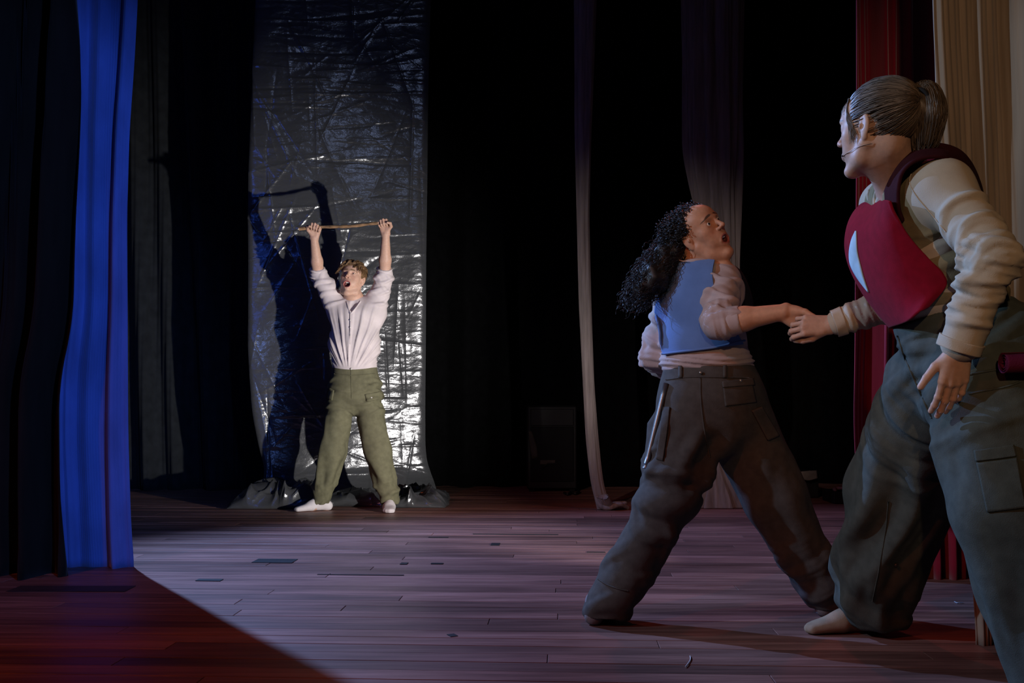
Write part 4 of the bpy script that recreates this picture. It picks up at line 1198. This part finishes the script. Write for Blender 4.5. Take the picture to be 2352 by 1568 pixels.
    strands('loose_curls', long_, .0015, .0009, M_hairc, hair, 3, (.016, .015, .016), .3, 3)
    # --- shirt
    S = Sdf()
    ax1, ax2 = q(1624, 842, 3.50), q(1604, 690, 3.50)
    lat = nrm(sr - sl)
    S.cone(q(1625, 850), q(1618, 790), .118, .108, .04, w=(1, 0, 0), ratio=1.25); S.cone(q(1618, 790), ax2, .108, .110, .05, w=lat, ratio=1.30)
    S.cone(sl + lat * .03 + [0, 0, -.03], sr - lat * .03 + [0, 0, -.03], .066, .062, .06)
    S.cone(sl + lat * .03, nb + [0, 0, -.02], .056, .058, .05); S.cone(sr - lat * .03, nb + [0, 0, -.02], .056, .058, .05)
    Tor = Sdf(); Tor.p = list(S.p)
    S.cone(sl, el, .054, .052, .035); S.cone(el, wl, .050, .038, .02)
    S.cone(sr, er, .054, .051, .03); cuff = er * .80 + wr * .20
    S.cone(er, cuff, .049, .046, .02); S.half(q(0, 860), (0, 0, -1))
    S.cone(T(0, -.03, -.03), nb + [0, 0, .01], .054, .058, .006, -1)
    V, Q = S.mesh(.0048); N = vnormals(V, Q)
    V = ring_folds(V, N, sr, er, .016, 12, 3, .12, .0, 1.15, 2.0); V = ring_folds(V, N, er, cuff, .006, 26, 7, .09, -.3, 1.2, 1.0)
    V = ring_folds(V, N, sl, el, .014, 10, 5, .11, .05, 1.1, 1.6); V = ring_folds(V, N, el, wl, .012, 14, 6, .09, -.2, 1.0)
    zr = q(0, 832)[2]; x = V[:, 0]; z = V[:, 2]
    m = np.clip(1 - np.abs(z - zr) / .05, 0, 1)
    V = V + N * (m * (.010 * np.abs(np.sin(z * 170 + 3.0 * np.sin(x * 11))) + .012))[:, None]
    shirt = obj('shirt', V, Q, M_shirt, root)
    cv = nrm(wr - er)
    S = Sdf(); S.cone(cuff - cv * .004, cuff + cv * .018, .049, .047, .01); S.half(cuff + cv * .030, cv); S.half(cuff - cv * .012, -cv)
    V2, Q2 = S.mesh(.004); obj('cuff', V2, Q2, M_shirt, shirt)
    tail = np.array([[P(1690, 770, 3.50), P(1702, 775, 3.54)], [P(1696, 810, 3.47), P(1716, 815, 3.52)], [P(1700, 838, 3.46), P(1724, 846, 3.50)]])
    V2, Q2 = patch(tail, 14, 8); obj('shirt_tail', V2, Q2, M_shirt, shirt, True, .004)
    # collar band at the nape
    V2, Q2 = tubes(resample(PL([(1566, 606, 3.45), (1580, 602, 3.43), (1600, 600, 3.42), (1622, 600, 3.43), (1640, 604, 3.47)]), 24), .010, 8); obj('collar', V2, Q2, M_shirt, shirt)
    # --- tabard
    Vt, Qt = Tor.mesh(.008)
    bt = bvh_of(Vt, Qt)
    vest = laid_panel('tabard_back', Vt, Qt, [(1564, 606), (1538, 640), (1516, 684), (1508, 725), (1514, 775), (1530, 820)], [(1644, 600), (1640, 640), (1650, 690), (1668, 730), (1690, 765), (1706, 792)], M_vest, root, 44, 30, .016, .007, bt, 6)
    net = np.array([[P(1640, 598, 3.43), P(1650, 597, 3.44), P(1662, 599, 3.47)], [P(1676, 612, 3.42), P(1690, 616, 3.46), P(1700, 622, 3.52)],
                    [P(1690, 660, 3.46), P(1712, 660, 3.52), P(1722, 668, 3.60)], [P(1690, 715, 3.50), P(1716, 714, 3.56), P(1729, 712, 3.64)], [P(1690, 770, 3.52), P(1706, 772, 3.57), P(1714, 772, 3.64)]])
    V2, Q2 = patch(net, 40, 10); obj('tabard_front', V2, Q2, M_vestdark, root, True, .006)
    laid_seam('tabard_hem', bvh_of(Vt, Qt), [(1532, 812), (1580, 806), (1640, 797), (1700, 782)], .004, M_vest, vest, 30, .02)
    # --- trousers
    S = Sdf()
    S.cone(q(1626, 848), q(1632, 905), .122, .140, .03, w=(1, 0, 0), ratio=1.20); S.cone(q(1632, 900), q(1636, 960), .140, .140, .05, w=(1, 0, 0), ratio=1.22)
    S.cone(hl, kl, .118, .106, .03); S.cone(kl + [.02, 0, .03], al, .092, .082, .008); S.cone(al, al + (al - kl) * .10, .082, .074, .01)
    S.cone(hr, kr, .128, .112, .03); S.cone(kr, ar, .112, .076, .03)
    S.ell(kl + [-.005, -.01, -.01], (.118, .112, .075), rotz(0), .012)
    S.half(q(0, 838), (0, 0, 1)); S.half((0, 0, .025), (0, 0, -1))
    V, Q = S.mesh(.0066); N = vnormals(V, Q)
    V = long_folds(V, N, hl, kl, .018, 5, 41, .2, .1, .95); V = long_folds(V, N, hr, ar, .010, 5, 42, .2, .1, 1.0)
    V = ring_folds(V, N, kl, al, .014, 5, 43, .16, .1, 1.2, 2.4); V = ring_folds(V, N, hl, kl, .012, 8, 44, .2, .5, 1.0, 2.0)
    V = ring_folds(V, N, kr, ar, .007, 6, 45, .16, .3, 1.2, 2.0)
    tr = obj('trousers', V, Q, M_trous, root); bv = bvh_of(V, Q)
    laid_seam('back_seam', bv, [(1609, 868), (1610, 920), (1618, 990), (1630, 1050)], .0025, M_trous, tr)
    laid_seam('waistband_seam', bv, [(1530, 872), (1580, 866), (1640, 866), (1720, 868)], .0025, M_trous, tr)
    laid_panel('back_pocket', V, Q, [(1656, 880), (1662, 935)], [(1728, 872), (1740, 925)], M_trous, tr, 12, 12, .003, .004, bv, 2)
    laid_panel('pocket_flap', V, Q, [(1654, 876), (1656, 892)], [(1730, 868), (1734, 886)], M_trous, tr, 6, 12, .006, .005, bv, 2)
    laid_panel('cargo_pocket', V, Q, [(1722, 940), (1762, 1015)], [(1746, 930), (1790, 1004)], M_trous, tr, 12, 8, .004, .010, bv, 2)
    laid_panel('cargo_pocket', V, Q, [(1526, 930), (1506, 1060)], [(1542, 930), (1524, 1065)], M_trous, tr, 12, 8, .003, .008, bv, 2)
    laid_seam('hem_seam', bv, [(1375, 1330), (1400, 1345), (1430, 1354), (1442, 1356)], .003, M_trous, tr)
    M_btn = mk('metal_button', (.35, .33, .30), .3, .5, .8, bump=0)
    for px in ((1610, 857), (1699, 875)):
        h = hits(bv, [px], .006); V2, Q2, _ = sphere_vq(h[0], (.006, .004, .006)); obj('button', V2, Q2, M_btn, tr)
    for px in (1560, 1660):
        laid_panel('belt_loop', V, Q, [(px, 840), (px, 868)], [(px + 8, 840), (px + 8, 868)], M_trous, tr, 6, 3, .005, .004, bv)
    for a_, dv in ((np.array([al[0] - .045, al[1] + .02, .07]), (.25, .95)), (np.array([ar[0], ar[1], .07]), (.7, .6))):
        S = Sdf(); foot_sdf(S, a_, dv, .95); V, Q = S.mesh(.005); obj('sock', V, Q, M_sock, root)
    M_wire = mk('flesh_wire', (.45, .30, .2), .4, .4, bump=0)
    V, Q = tubes(resample(PL([(1560, 597, 3.42), (1568, 599, 3.415), (1578, 600, 3.41)]), 10), .0016, 5); obj('microphone_wire', V, Q, M_wire, root)
    # --- metal pipe in the trouser pocket
    M_pipe = mk('steel_pipe', (.20, .21, .23), .38, .5, .8, var=.1, bump=.05)
    h = hits(bv, [(1523, 900), (1505, 985), (1492, 1060)], .016)
    a_ = P(1530, 880, h[0][1] - .005); b_ = P(1483, 1075, h[0][1] - .03)
    pr = empty('pipe', b_, 'steel pipe hanging from the pocket of the lunging person', 'pipe')
    V, Q = tubes(np.linspace(a_, b_, 8), .0095, 14, True); obj('tube', V, Q, M_pipe, pr)
    V, Q = tubes(np.linspace(b_ + (a_ - b_) * .05, b_ - (a_ - b_) * .005, 4), .0108, 14, True); obj('end_cap', V, Q, M_pipe, pr)
build_curly()
# ================================================================== 3. the bending woman at the right
def build_bending():
    root = empty('person', (P(2190, 0, 2.8)[0], 2.8, 0), 'bending person with brown ponytail and red tabard, leading the other by the hand', 'person')
    M_shirt = mk('cream_shirt', (.44, .375, .29), .88, .14, var=.07, bump=.22, bscale=480)
    M_trous = mk('dark_green_trousers', (.066, .076, .066), .9, .12, var=.14, vscale=30, bump=.3, bscale=450)
    M_red = mk('red_felt', (.20, .005, .018), .95, .08, var=.1, vscale=40, bump=.25, bscale=520, sheen=.03)
    M_maroon = mk('maroon_felt_edge', (.035, .006, .009), .95, .1, var=.12, vscale=40, bump=.25, bscale=520)
    M_hair = mk('brown_hair', (.075, .052, .036), .45, .45, var=.4, vscale=80, bump=.1)
    M_sock = mk('beige_sock', (.27, .21, .145), .9, .1, bump=.25, bscale=420)
    M_pale = mk('pale_blue_patch', (.36, .48, .55), .9, .1, bump=.2, bscale=500)
    q = P
    pel = q(2235, 830, 2.72)
    hn, hf = q(2265, 880, 2.60), q(2165, 880, 2.86)           # near and far hip
    kn, kf = q(2318, 1170, 2.48), q(2062, 1130, 3.14)
    an, af = q(2438, 1560, 2.42), q(1988, 1412, 3.33)
    sn, sf = q(2168, 432, 2.55), q(2035, 470, 2.92)
    en, ef = q(2283, 596, 2.38), q(2075, 690, 3.06)
    wn, wf = q(2204, 798, 2.44), q(1906, 746, 3.12)
    nb = q(2082, 418, 2.74)
    C = q(2014, 297, 2.66)
    M = frame((-.63, .775, .0), (-.04, .02, 1.0)); sc = 1.01
    B = Sdf()
    T, cz, a, b = head_sdf(B, C, M, sc, gape=0.0005, eye_open=.0050, jaw=.9)
    B.cone(T(0, -.035, -.045), nb, .049, .058, .03); B.cone(T(0, .006, -.075), nb + [-.03, .0, -.02], .034, .046, .03)
    ch = q(2120, 560, 2.74)
    B.cone(pel, ch, .11, .11, .05); B.cone(sn, sf, .05, .05, .05); B.cone(nb, ch, .06, .09, .05)
    B.cone(sn, en, .044, .038, .03); B.cone(en, wn, .038, .027, .02); B.cone(sf, ef, .044, .038, .03); B.cone(ef, wf, .038, .0265, .02)
    for h_, k_, a_ in ((hn, kn, an), (hf, kf, af)): B.cone(h_, k_, .08, .055, .03); B.cone(k_, a_, .05, .036, .02)
    # near hand hangs with its back to the audience, far hand grips
    hand_sdf(B, wn, q(2186, 900, 2.46) - wn, (-.05, 1, .05), -1, 1.0, [(10, 14, 10), (10, 16, 10), (12, 18, 12), (10, 26, 20)], ((.70, .60, .1), (.88, .45, .1), (.92, .38, .1)), .03)
    hand_sdf(B, wf, nrm([-.95, .02, -.02]), (.05, .95, -.18), 1, .93, [(42, 50, 30), (46, 52, 32), (48, 55, 34), (50, 60, 36)], ((.8, .5, .25), (.85, .1, .5), (.8, -.2, .55)), .16)
    hb = (C - [.14, .14, .21], C + [.16, .14, .14])
    h1 = (q(2076, 985, 2.45) - [0, .10, 0], q(2270, 780, 2.45) + [0, .12, 0]); h2 = (q(1750, 825, 3.12) - [0, .11, 0], q(1935, 670, 3.12) + [0, .13, 0])
    parts = [B.mesh(.0020, *hb), B.mesh(.0020, *h1), B.mesh(.0022, *h2), B.mesh(.009, None, None, [(x[0] + .002, x[1] - .002) for x in (hb, h1, h2)])]
    V, Q = weld(parts)
    body = obj('body', V, Q, M_skin, root)
    set_col(body, head_colors(V, T, M, sc, C, (.50, .31, .23), (.42, .17, .15), (.10, .065, .04), cz, a, b, flush=.10))
    eyes(root, T, M, sc, (.08, .10, .11))
    # --- hair combed back to the tie, ponytail behind
    tie_l = np.array([0.0, -.108, .048])                       # in head units
    S = Sdf()
    S.ell(T(0, -.022, .036), np.array((.0755, .094, .083)) * sc, M, .02)
    S.ell(T(0, .108, -.034), np.array((.092, .070, .098)) * sc, M, .010, -1)
    for s_ in (-1, 1): S.ell(T(s_ * .085, .004, -.020), np.array((.030, .030, .040)) * sc, M, .008, -1)
    S.ell(T(0, .03, -.125), np.array((.11, .085, .06)) * sc, M, .01, -1)
    V, Q = S.mesh(.0035); N = vnormals(V, Q)
    hair = obj('hair', V, Q, M_hair, root)
    tie = T(*tie_l)
    t1, t2, t3, t4 = tie, q(2122, 224, 2.60), q(2132, 262, 2.59), q(2126, 300, 2.60)
    S = Sdf(); S.cone(t1, t2, .014, .029, .02); S.cone(t2, t3, .031, .038, .03); S.cone(t3, t4, .038, .026, .03); S.cone(t4, q(2122, 325, 2.62), .022, .010, .02)
    V, Q = S.mesh(.004); pony = obj('ponytail', V, Q, M_hair, root)
    r = np.random.RandomState(12)
    n = 16; tt = np.linspace(0, 1, n)[:, None]
    rad3 = np.array([.0805, .100, .0885]); cen = np.array([0, -.022, .036])
    tu = (tie_l - cen) / rad3; tu = tu / np.linalg.norm(tu)
    ST = []
    for i in range(1900):
        while True:
            a0 = r.normal(size=3); a0 /= np.linalg.norm(a0)
            pl_ = cen + a0 * rad3
            if (pl_[0] / .094) ** 2 + ((pl_[1] - .108) / .070) ** 2 + ((pl_[2] + .034) / .098) ** 2 < 1.02: continue      # face
            if abs(pl_[0]) > .045 and -.036 < pl_[1] < .04 and pl_[2] < .022: continue                                    # ear
            if pl_[2] < -.055 + .2 * max(pl_[1], 0): continue
            break
        d = a0 * (1 - tt) + tu * tt; d = d / np.linalg.norm(d, axis=1, keepdims=True)
        lift = 1.008 + (.012 + .03 * r.rand()) * np.sin(np.pi * tt) + .006 * abs(r.randn())
        lo = cen + d * rad3 * lift
        lo[:, 2] += (.003 * np.sin(np.linspace(0, 5, n) + r.uniform(0, 6)))
        ST.append([T(*p) for p in lo])
    strands('hair_strands', ST, .0013, .0010, M_hairc, hair, 3, (.085, .060, .042), .4, 4)
    ST = []
    for i in range(700):
        g = r.normal(size=3); g /= np.linalg.norm(g)
        e1 = t2 + g * .039; e2 = t3 + g * .0465; e3 = t4 + g * .036 + [0, 0, r.uniform(-.03, .012)]
        cp = resample(np.array([t1 + g *   .012, e1 + [0, 0, .006], e2, e3, e3 + g * -.008 + [-.004, 0, -.016]]), n)
        ST.append(cp)
    strands('tail_strands', ST, .0014, .0008, M_hairc, pony, 3, (.085, .060, .042), .4, 5)
    th = np.linspace(0, 2 * np.pi, 24); ax = nrm(t2 - t1); A = nrm(np.cross(ax, [0, 0, 1])); Bv = np.cross(ax, A)
    cpos = t1 + ax * .012
    V, Q = tubes(cpos + .029 * (A * np.cos(th)[:, None] + Bv * np.sin(th)[:, None]), .006, 8); obj('hair_tie', V, Q, mk('dark_band', (.01, .01, .012), .8), hair)
    # fringe and temple wisps
    ST = []
    for i in range(240):
        x0 = r.uniform(-.050, .050)
        s_ = np.sign(x0) if abs(x0) > .015 else r.choice([-1, 1])
        if r.rand() < .6:
            pts = []
            for f, ph in zip((0, .35, .7, 1), (72, 45, 18, -4 - r.uniform(0, 14))):
                xx = np.clip(x0 + s_ * f * .014, -.058, .058); rem = math.sqrt(1 - (xx / .0635) ** 2)
                pts.append((xx, .034 + .0565 * rem * math.cos(R(ph)), .045 + .0545 * rem * math.sin(R(ph))))
        else: pts = [(s_ * .056, .046, .080), (s_ * .066, .046, .050), (s_ * (.068 + r.uniform(0, .004)), .036 + r.uniform(-.006, .010), .018), (s_ * (.068 + r.uniform(0, .005)), .026 + r.uniform(-.012, .010), -.012 - r.uniform(0, .03))]
        pts = np.array(pts) + r.normal(0, .0013, (4, 3))
        ST.append([T(*p) for p in resample(pts, 12)])
    strands('fringe', ST, .0009, .0004, M_hairc, hair, 4, (.10, .072, .05), .3, 6)
    # --- headset microphone
    M_wire = mk('headset_wire', (.50, .34, .24), .35, .5, bump=0)
    hs = empty('headset', T(.08, -.01, 0), None, None)
    bb = bvh_of(*join(parts[:1]))
    pw = hits(bb, [(1938, 357), (1950, 349), (1966, 341), (1985, 332), (2003, 328)], .003)
    V, Q = tubes(resample(pw, 30), .0009, 6); hw = obj('microphone_boom', V, Q, M_wire, root)
    V, Q, _ = sphere_vq(pw[0], (.003, .003, .003)); obj('microphone_tip', V, Q, mk('mic_tip', (.04, .03, .03), .7), hw)
    bpy.data.objects.remove(hs)
    # --- shirt
    S = Sdf()
    wst = q(2205, 745, 2.72)
    lat = nrm(sf - sn)
    S.cone(wst + [.02, 0, -.03], q(2160, 640, 2.73), .128, .128, .05, w=lat, ratio=1.22); S.cone(q(2160, 640, 2.73), q(2118, 520, 2.73), .128, .122, .05, w=lat, ratio=1.28)
    S.cone(q(2118, 520, 2.73), q(2100, 450, 2.73), .120, .075, .05, w=lat, ratio=1.3)
    S.cone(sn - [.02, -.03, .02], sf, .062, .060, .06); S.cone(sn, nb + [.02, 0, -.02], .060, .060, .05); S.cone(sf, nb + [.0, 0, -.02], .056, .058, .05)
    Tor = Sdf(); Tor.p = []
    for p_ in S.p: Tor.p.append(p_[:7] + (p_[7] + .002, p_[8] + .002) + p_[9:])
    S.cone(sn, en, .069, .056, .04); S.cone(en, wn + (en - wn) * .06, .055, .049, .025)
    S.cone(sf, ef, .066, .058, .03); cuf = wf + (ef - wf) * .12
    S.cone(ef, cuf, .058, .040, .02)
    S.half(cuf - (ef - wf) * .04, wf - ef); S.p.pop()
    S.cone(T(0, -.035, -.02), nb + [-.01, 0, .005], .058, .066, .008, -1); S.cone(nb, nb + [-.08, .0, -.05], .055, .03, .01, -1)
    V, Q = S.mesh(.0052); N = vnormals(V, Q)
    V = ring_folds(V, N, sn, en, .011, 12, 51, .12, .3, 1.2, 1.4); V = ring_folds(V, N, en, wn, .011, 15, 52, .10, -.25, .8, 1.6); V = ring_folds(V, N, en, wn, .005, 32, 53, .10, -.25, .55, 1.0)
    V = ring_folds(V, N, q(2118, 500, 2.73), q(2190, 700, 2.72), .016, 9, 54, .2, .2, 1.0, 2.0); V = ring_folds(V, N, ef, wf, .006, 24, 55, .1, -.1, .9)
    shirt = obj('shirt', V, Q, M_shirt, root)
    M_khaki = mk('khaki_cotton', (.20, .165, .095), .9, .12, var=.12, vscale=30, bump=.25, bscale=420)
    Tor.cone(T(0, -.035, -.02), nb + [-.01, 0, .005], .058, .070, .008, -1); Tor.cone(nb, nb + [-.08, .0, -.05], .060, .035, .01, -1)
    Vk, Qk = Tor.mesh(.006); Nk = vnormals(Vk, Qk)
    Vk = ring_folds(Vk, Nk, q(2118, 490, 2.73), q(2190, 700, 2.72), .010, 8, 57, .24, .15, 1.1, 2.2); Vk = ring_folds(Vk, Nk, q(2150, 600, 2.73), q(2200, 720, 2.72), .005, 16, 58, .24, .0, 1.1, 1.6)
    obj('undervest', Vk, Qk, M_khaki, root)
    bs = bvh_of(V, Q)
    for e_, w_, rr_, f0, f1 in ((en, wn, .0525, .09, -.03), (ef, wf, .043, .20, .06)):
        dv = nrm(w_ - e_); a_ = w_ + (e_ - w_) * f0; b_ = w_ + (e_ - w_) * f1
        th = np.linspace(0, 2 * np.pi, 48, endpoint=False); A = nrm(np.cross(dv, [.1, .2, 1])); Bv = np.cross(dv, A); rings = []
        for f in np.linspace(0, 1, 10):
            c = a_ + (b_ - a_) * f; rr2 = rr_ * (1.0 + .03 * np.sin(th * 5 + f * 2)) * (1 - .03 * f)
            rings.append(c + rr2[:, None] * (A * np.cos(th)[:, None] + Bv * np.sin(th)[:, None]))
        obj('cuff', np.concatenate(rings), grid_faces(10, 48, True), M_shirt, shirt, True, .004)
    laid_seam('shoulder_seam', bs, [(2124, 366), (2100, 388), (2090, 418), (2106, 452), (2140, 492), (2172, 532)], .0016, M_shirt, shirt)
    V2, Q2 = tubes(resample(PL([(2018, 470, 2.78), (2030, 440, 2.72), (2044, 418, 2.69), (2060, 402, 2.68)]), 20), .012, 8); obj('collar', V2, Q2, M_shirt, shirt)
    V2, Q2 = tubes(resample(PL([(1996, 438, 2.86), (1994, 450, 2.85), (1998, 462, 2.84), (2006, 466, 2.82)]), 20), .005, 8); obj('collar', V2, Q2, M_shirt, shirt)
    # --- red tabard: a stiff felt bib, its shoulder piece and the patch on its chest
    net = []
    rowsL = [(2012, 455), (1985, 466), (1962, 490), (1948, 524), (1944, 568), (1955, 615), (1982, 668), (2016, 716), (2046, 752)]
    rowsM = [(2026, 462), (2016, 484), (2004, 510), (1998, 545), (2002, 590), (2020, 632), (2046, 676), (2070, 712), (2084, 738)]
    rowsR = [(2044, 462), (2052, 484), (2066, 508), (2082, 534), (2104, 562), (2136, 596), (2166, 628), (2172, 658), (2130, 706)]
    for i_, ((xl, yl), (xm, ym), (xr, yr)) in enumerate(zip(rowsL, rowsM, rowsR)):
        dd_ = .022 * max(i_ - 4, 0)
        net.append([P(xl + 55, yl + 4, 3.06), P(xl + 14, yl + 2, 3.00), P(xl, yl, 2.90 - dd_), P(xm, ym, 2.70 - dd_), P((xm + xr) / 2, (ym + yr) / 2 - 3, 2.60 - dd_ * .5), P(xr, yr, 2.565)])
    V, Q = patch(np.array(net), 70, 60)
    tab = obj('tabard', V, Q, M_red, root, True, .007)
    bt = bvh_of(V, Q)
    laid_panel('tabard_patch', V, Q, [(1969, 531), (1960, 552), (1955, 580), (1958, 608), (1974, 638), (1998, 669)], [(1971, 531), (1972, 555), (1974, 580), (1980, 606), (1988, 636), (1999, 669)], M_pale, tab, 30, 8, .0055, .003, bt)
    outer = [(2026, 510), (2030, 460), (2040, 410), (2066, 367), (2104, 340), (2152, 331), (2198, 343), (2228, 372), (2250, 420), (2262, 470)]
    inner = [(2076, 508), (2066, 480), (2064, 440), (2072, 400), (2096, 374), (2132, 362), (2170, 364), (2204, 382), (2230, 412), (2244, 450)]
    dn = [2.60, 2.585, 2.57, 2.55, 2.53, 2.52, 2.52, 2.54, 2.58, 2.64]
    net = [[P(o[0], o[1], d + .12), P((o[0] + i[0]) / 2, (o[1] + i[1]) / 2 - 1, d + .05), P(i[0], i[1], d)] for o, i, d in zip(outer, inner, dn)]
    V, Q = patch(np.array(net), 60, 10); obj('tabard_shoulder', V, Q, M_maroon, root, True, .008)
    # --- trousers
    S = Sdf()
    latp = nrm(hf - hn)
    S.cone(q(2170, 735, 2.74), pel, .130, .150, .05, w=latp, ratio=1.25); S.cone(pel, q(2250, 880, 2.71), .150, .150, .05, w=latp, ratio=1.2)
    S.ell(q(2300, 830, 2.70), (.13, .17, .15), np.eye(3), .06)
    S.cone(hn, kn, .150, .135, .03); S.cone(kn, an, .135, .115, .03); S.cone(an, an + (an - kn) * .12, .115, .11, .01)
    S.cone(hf, kf, .150, .150, .03); S.cone(kf, kf * .45 + af * .55, .150, .132, .04); S.cone(kf * .45 + af * .55, af + [.03, 0, -.02], .132, .098, .04)
    S.half(q(2140, 715, 2.7), nrm([-.42, 0, .9])); S.half((0, 0, .035), (0, 0, -1))
    V, Q = S.mesh(.0070); N = vnormals(V, Q)
    V = long_folds(V, N, hf, af, .020, 5, 61, .22, .15, 1.0, 1.5); V = long_folds(V, N, hn, an, .016, 6, 62, .22, .1, 1.0, 1.5)
    V = ring_folds(V, N, hf, kf, .018, 6, 63, .24, -.1, .7, 2.2); V = ring_folds(V, N, hn, kn, .014, 6, 64, .24, -.2, .6, 2.2)
    V = ring_folds(V, N, kf, af, .014, 6, 65, .2, .6, 1.3, 2.0); V = ring_folds(V, N, q(2170, 740, 2.74), pel, .012, 8, 66, .3, -.2, 1.0, 2.0)
    tr = obj('trousers', V, Q, M_trous, root); bv = bvh_of(V, Q)
    laid_seam('front_seam', bv, [(2062, 770), (2078, 820), (2100, 870), (2122, 920), (2140, 960)], .003, M_trous, tr)
    laid_seam('pocket_seam', bv, [(2226, 860), (2270, 852), (2310, 846), (2345, 842)], .003, M_trous, tr)
    laid_seam('pocket_seam', bv, [(2226, 905), (2268, 896), (2310, 888), (2345, 876)], .003, M_trous, tr)
    laid_panel('cargo_flap', V, Q, [(2236, 1034), (2240, 1062)], [(2330, 1020), (2338, 1050)], M_trous, tr, 8, 14, .004, .007, bv, 2)
    laid_panel('cargo_pocket', V, Q, [(2240, 1060), (2266, 1180)], [(2338, 1048), (2360, 1170)], M_trous, tr, 14, 14, .003, .007, bv, 2)
    laid_seam('leg_seam', bv, [(2040, 1150), (2034, 1220), (2020, 1300), (2004, 1380)], .0022, M_trous, tr, 30, .0015)
    M_btn = mk('dark_button', (.03, .03, .03), .4, .5, bump=0)
    h = hits(bv, [(2056, 1295)], .005)
    V2, Q2, _ = sphere_vq(h[0], (.006, .004, .006)); obj('button', V2, Q2, M_btn, tr)
    for a_, dv, z in ((af + [-.02, 0, 0], (-.97, -.1), .07), (an, (-.6, .3), .07)):
        a_ = np.array([a_[0], a_[1], z]); S = Sdf(); foot_sdf(S, a_, dv, 1.0); V, Q = S.mesh(.005); obj('sock', V, Q, M_sock, root)
    # --- rolled magenta cloth tucked at the hip
    M_mag = mk('magenta_cloth', (.10, .010, .035), .9, .1, bump=.3, bscale=300)
    h = hits(bv, [(2325, 835)], .0)
    dd = h[0][1] - .055
    t = np.linspace(0, 1, 260); ang = t * 2 * np.pi * 3.2; rad = .008 + .018 * t
    prof = np.stack([0 * t, rad * np.cos(ang), rad * np.sin(ang)], 1)
    a_ = P(2304, 834, dd); b_ = P(2372, 832, dd - .01)
    rows_ = [a_ + (b_ - a_) * f + prof for f in np.linspace(0, 1, 14)]
    o = obj('rolled_cloth', np.concatenate(rows_), grid_faces(14, 260), M_mag, None, True, .002)
    tag(o, 'rolled magenta cloth tucked at the hip of the bending person', 'cloth')
build_bending()
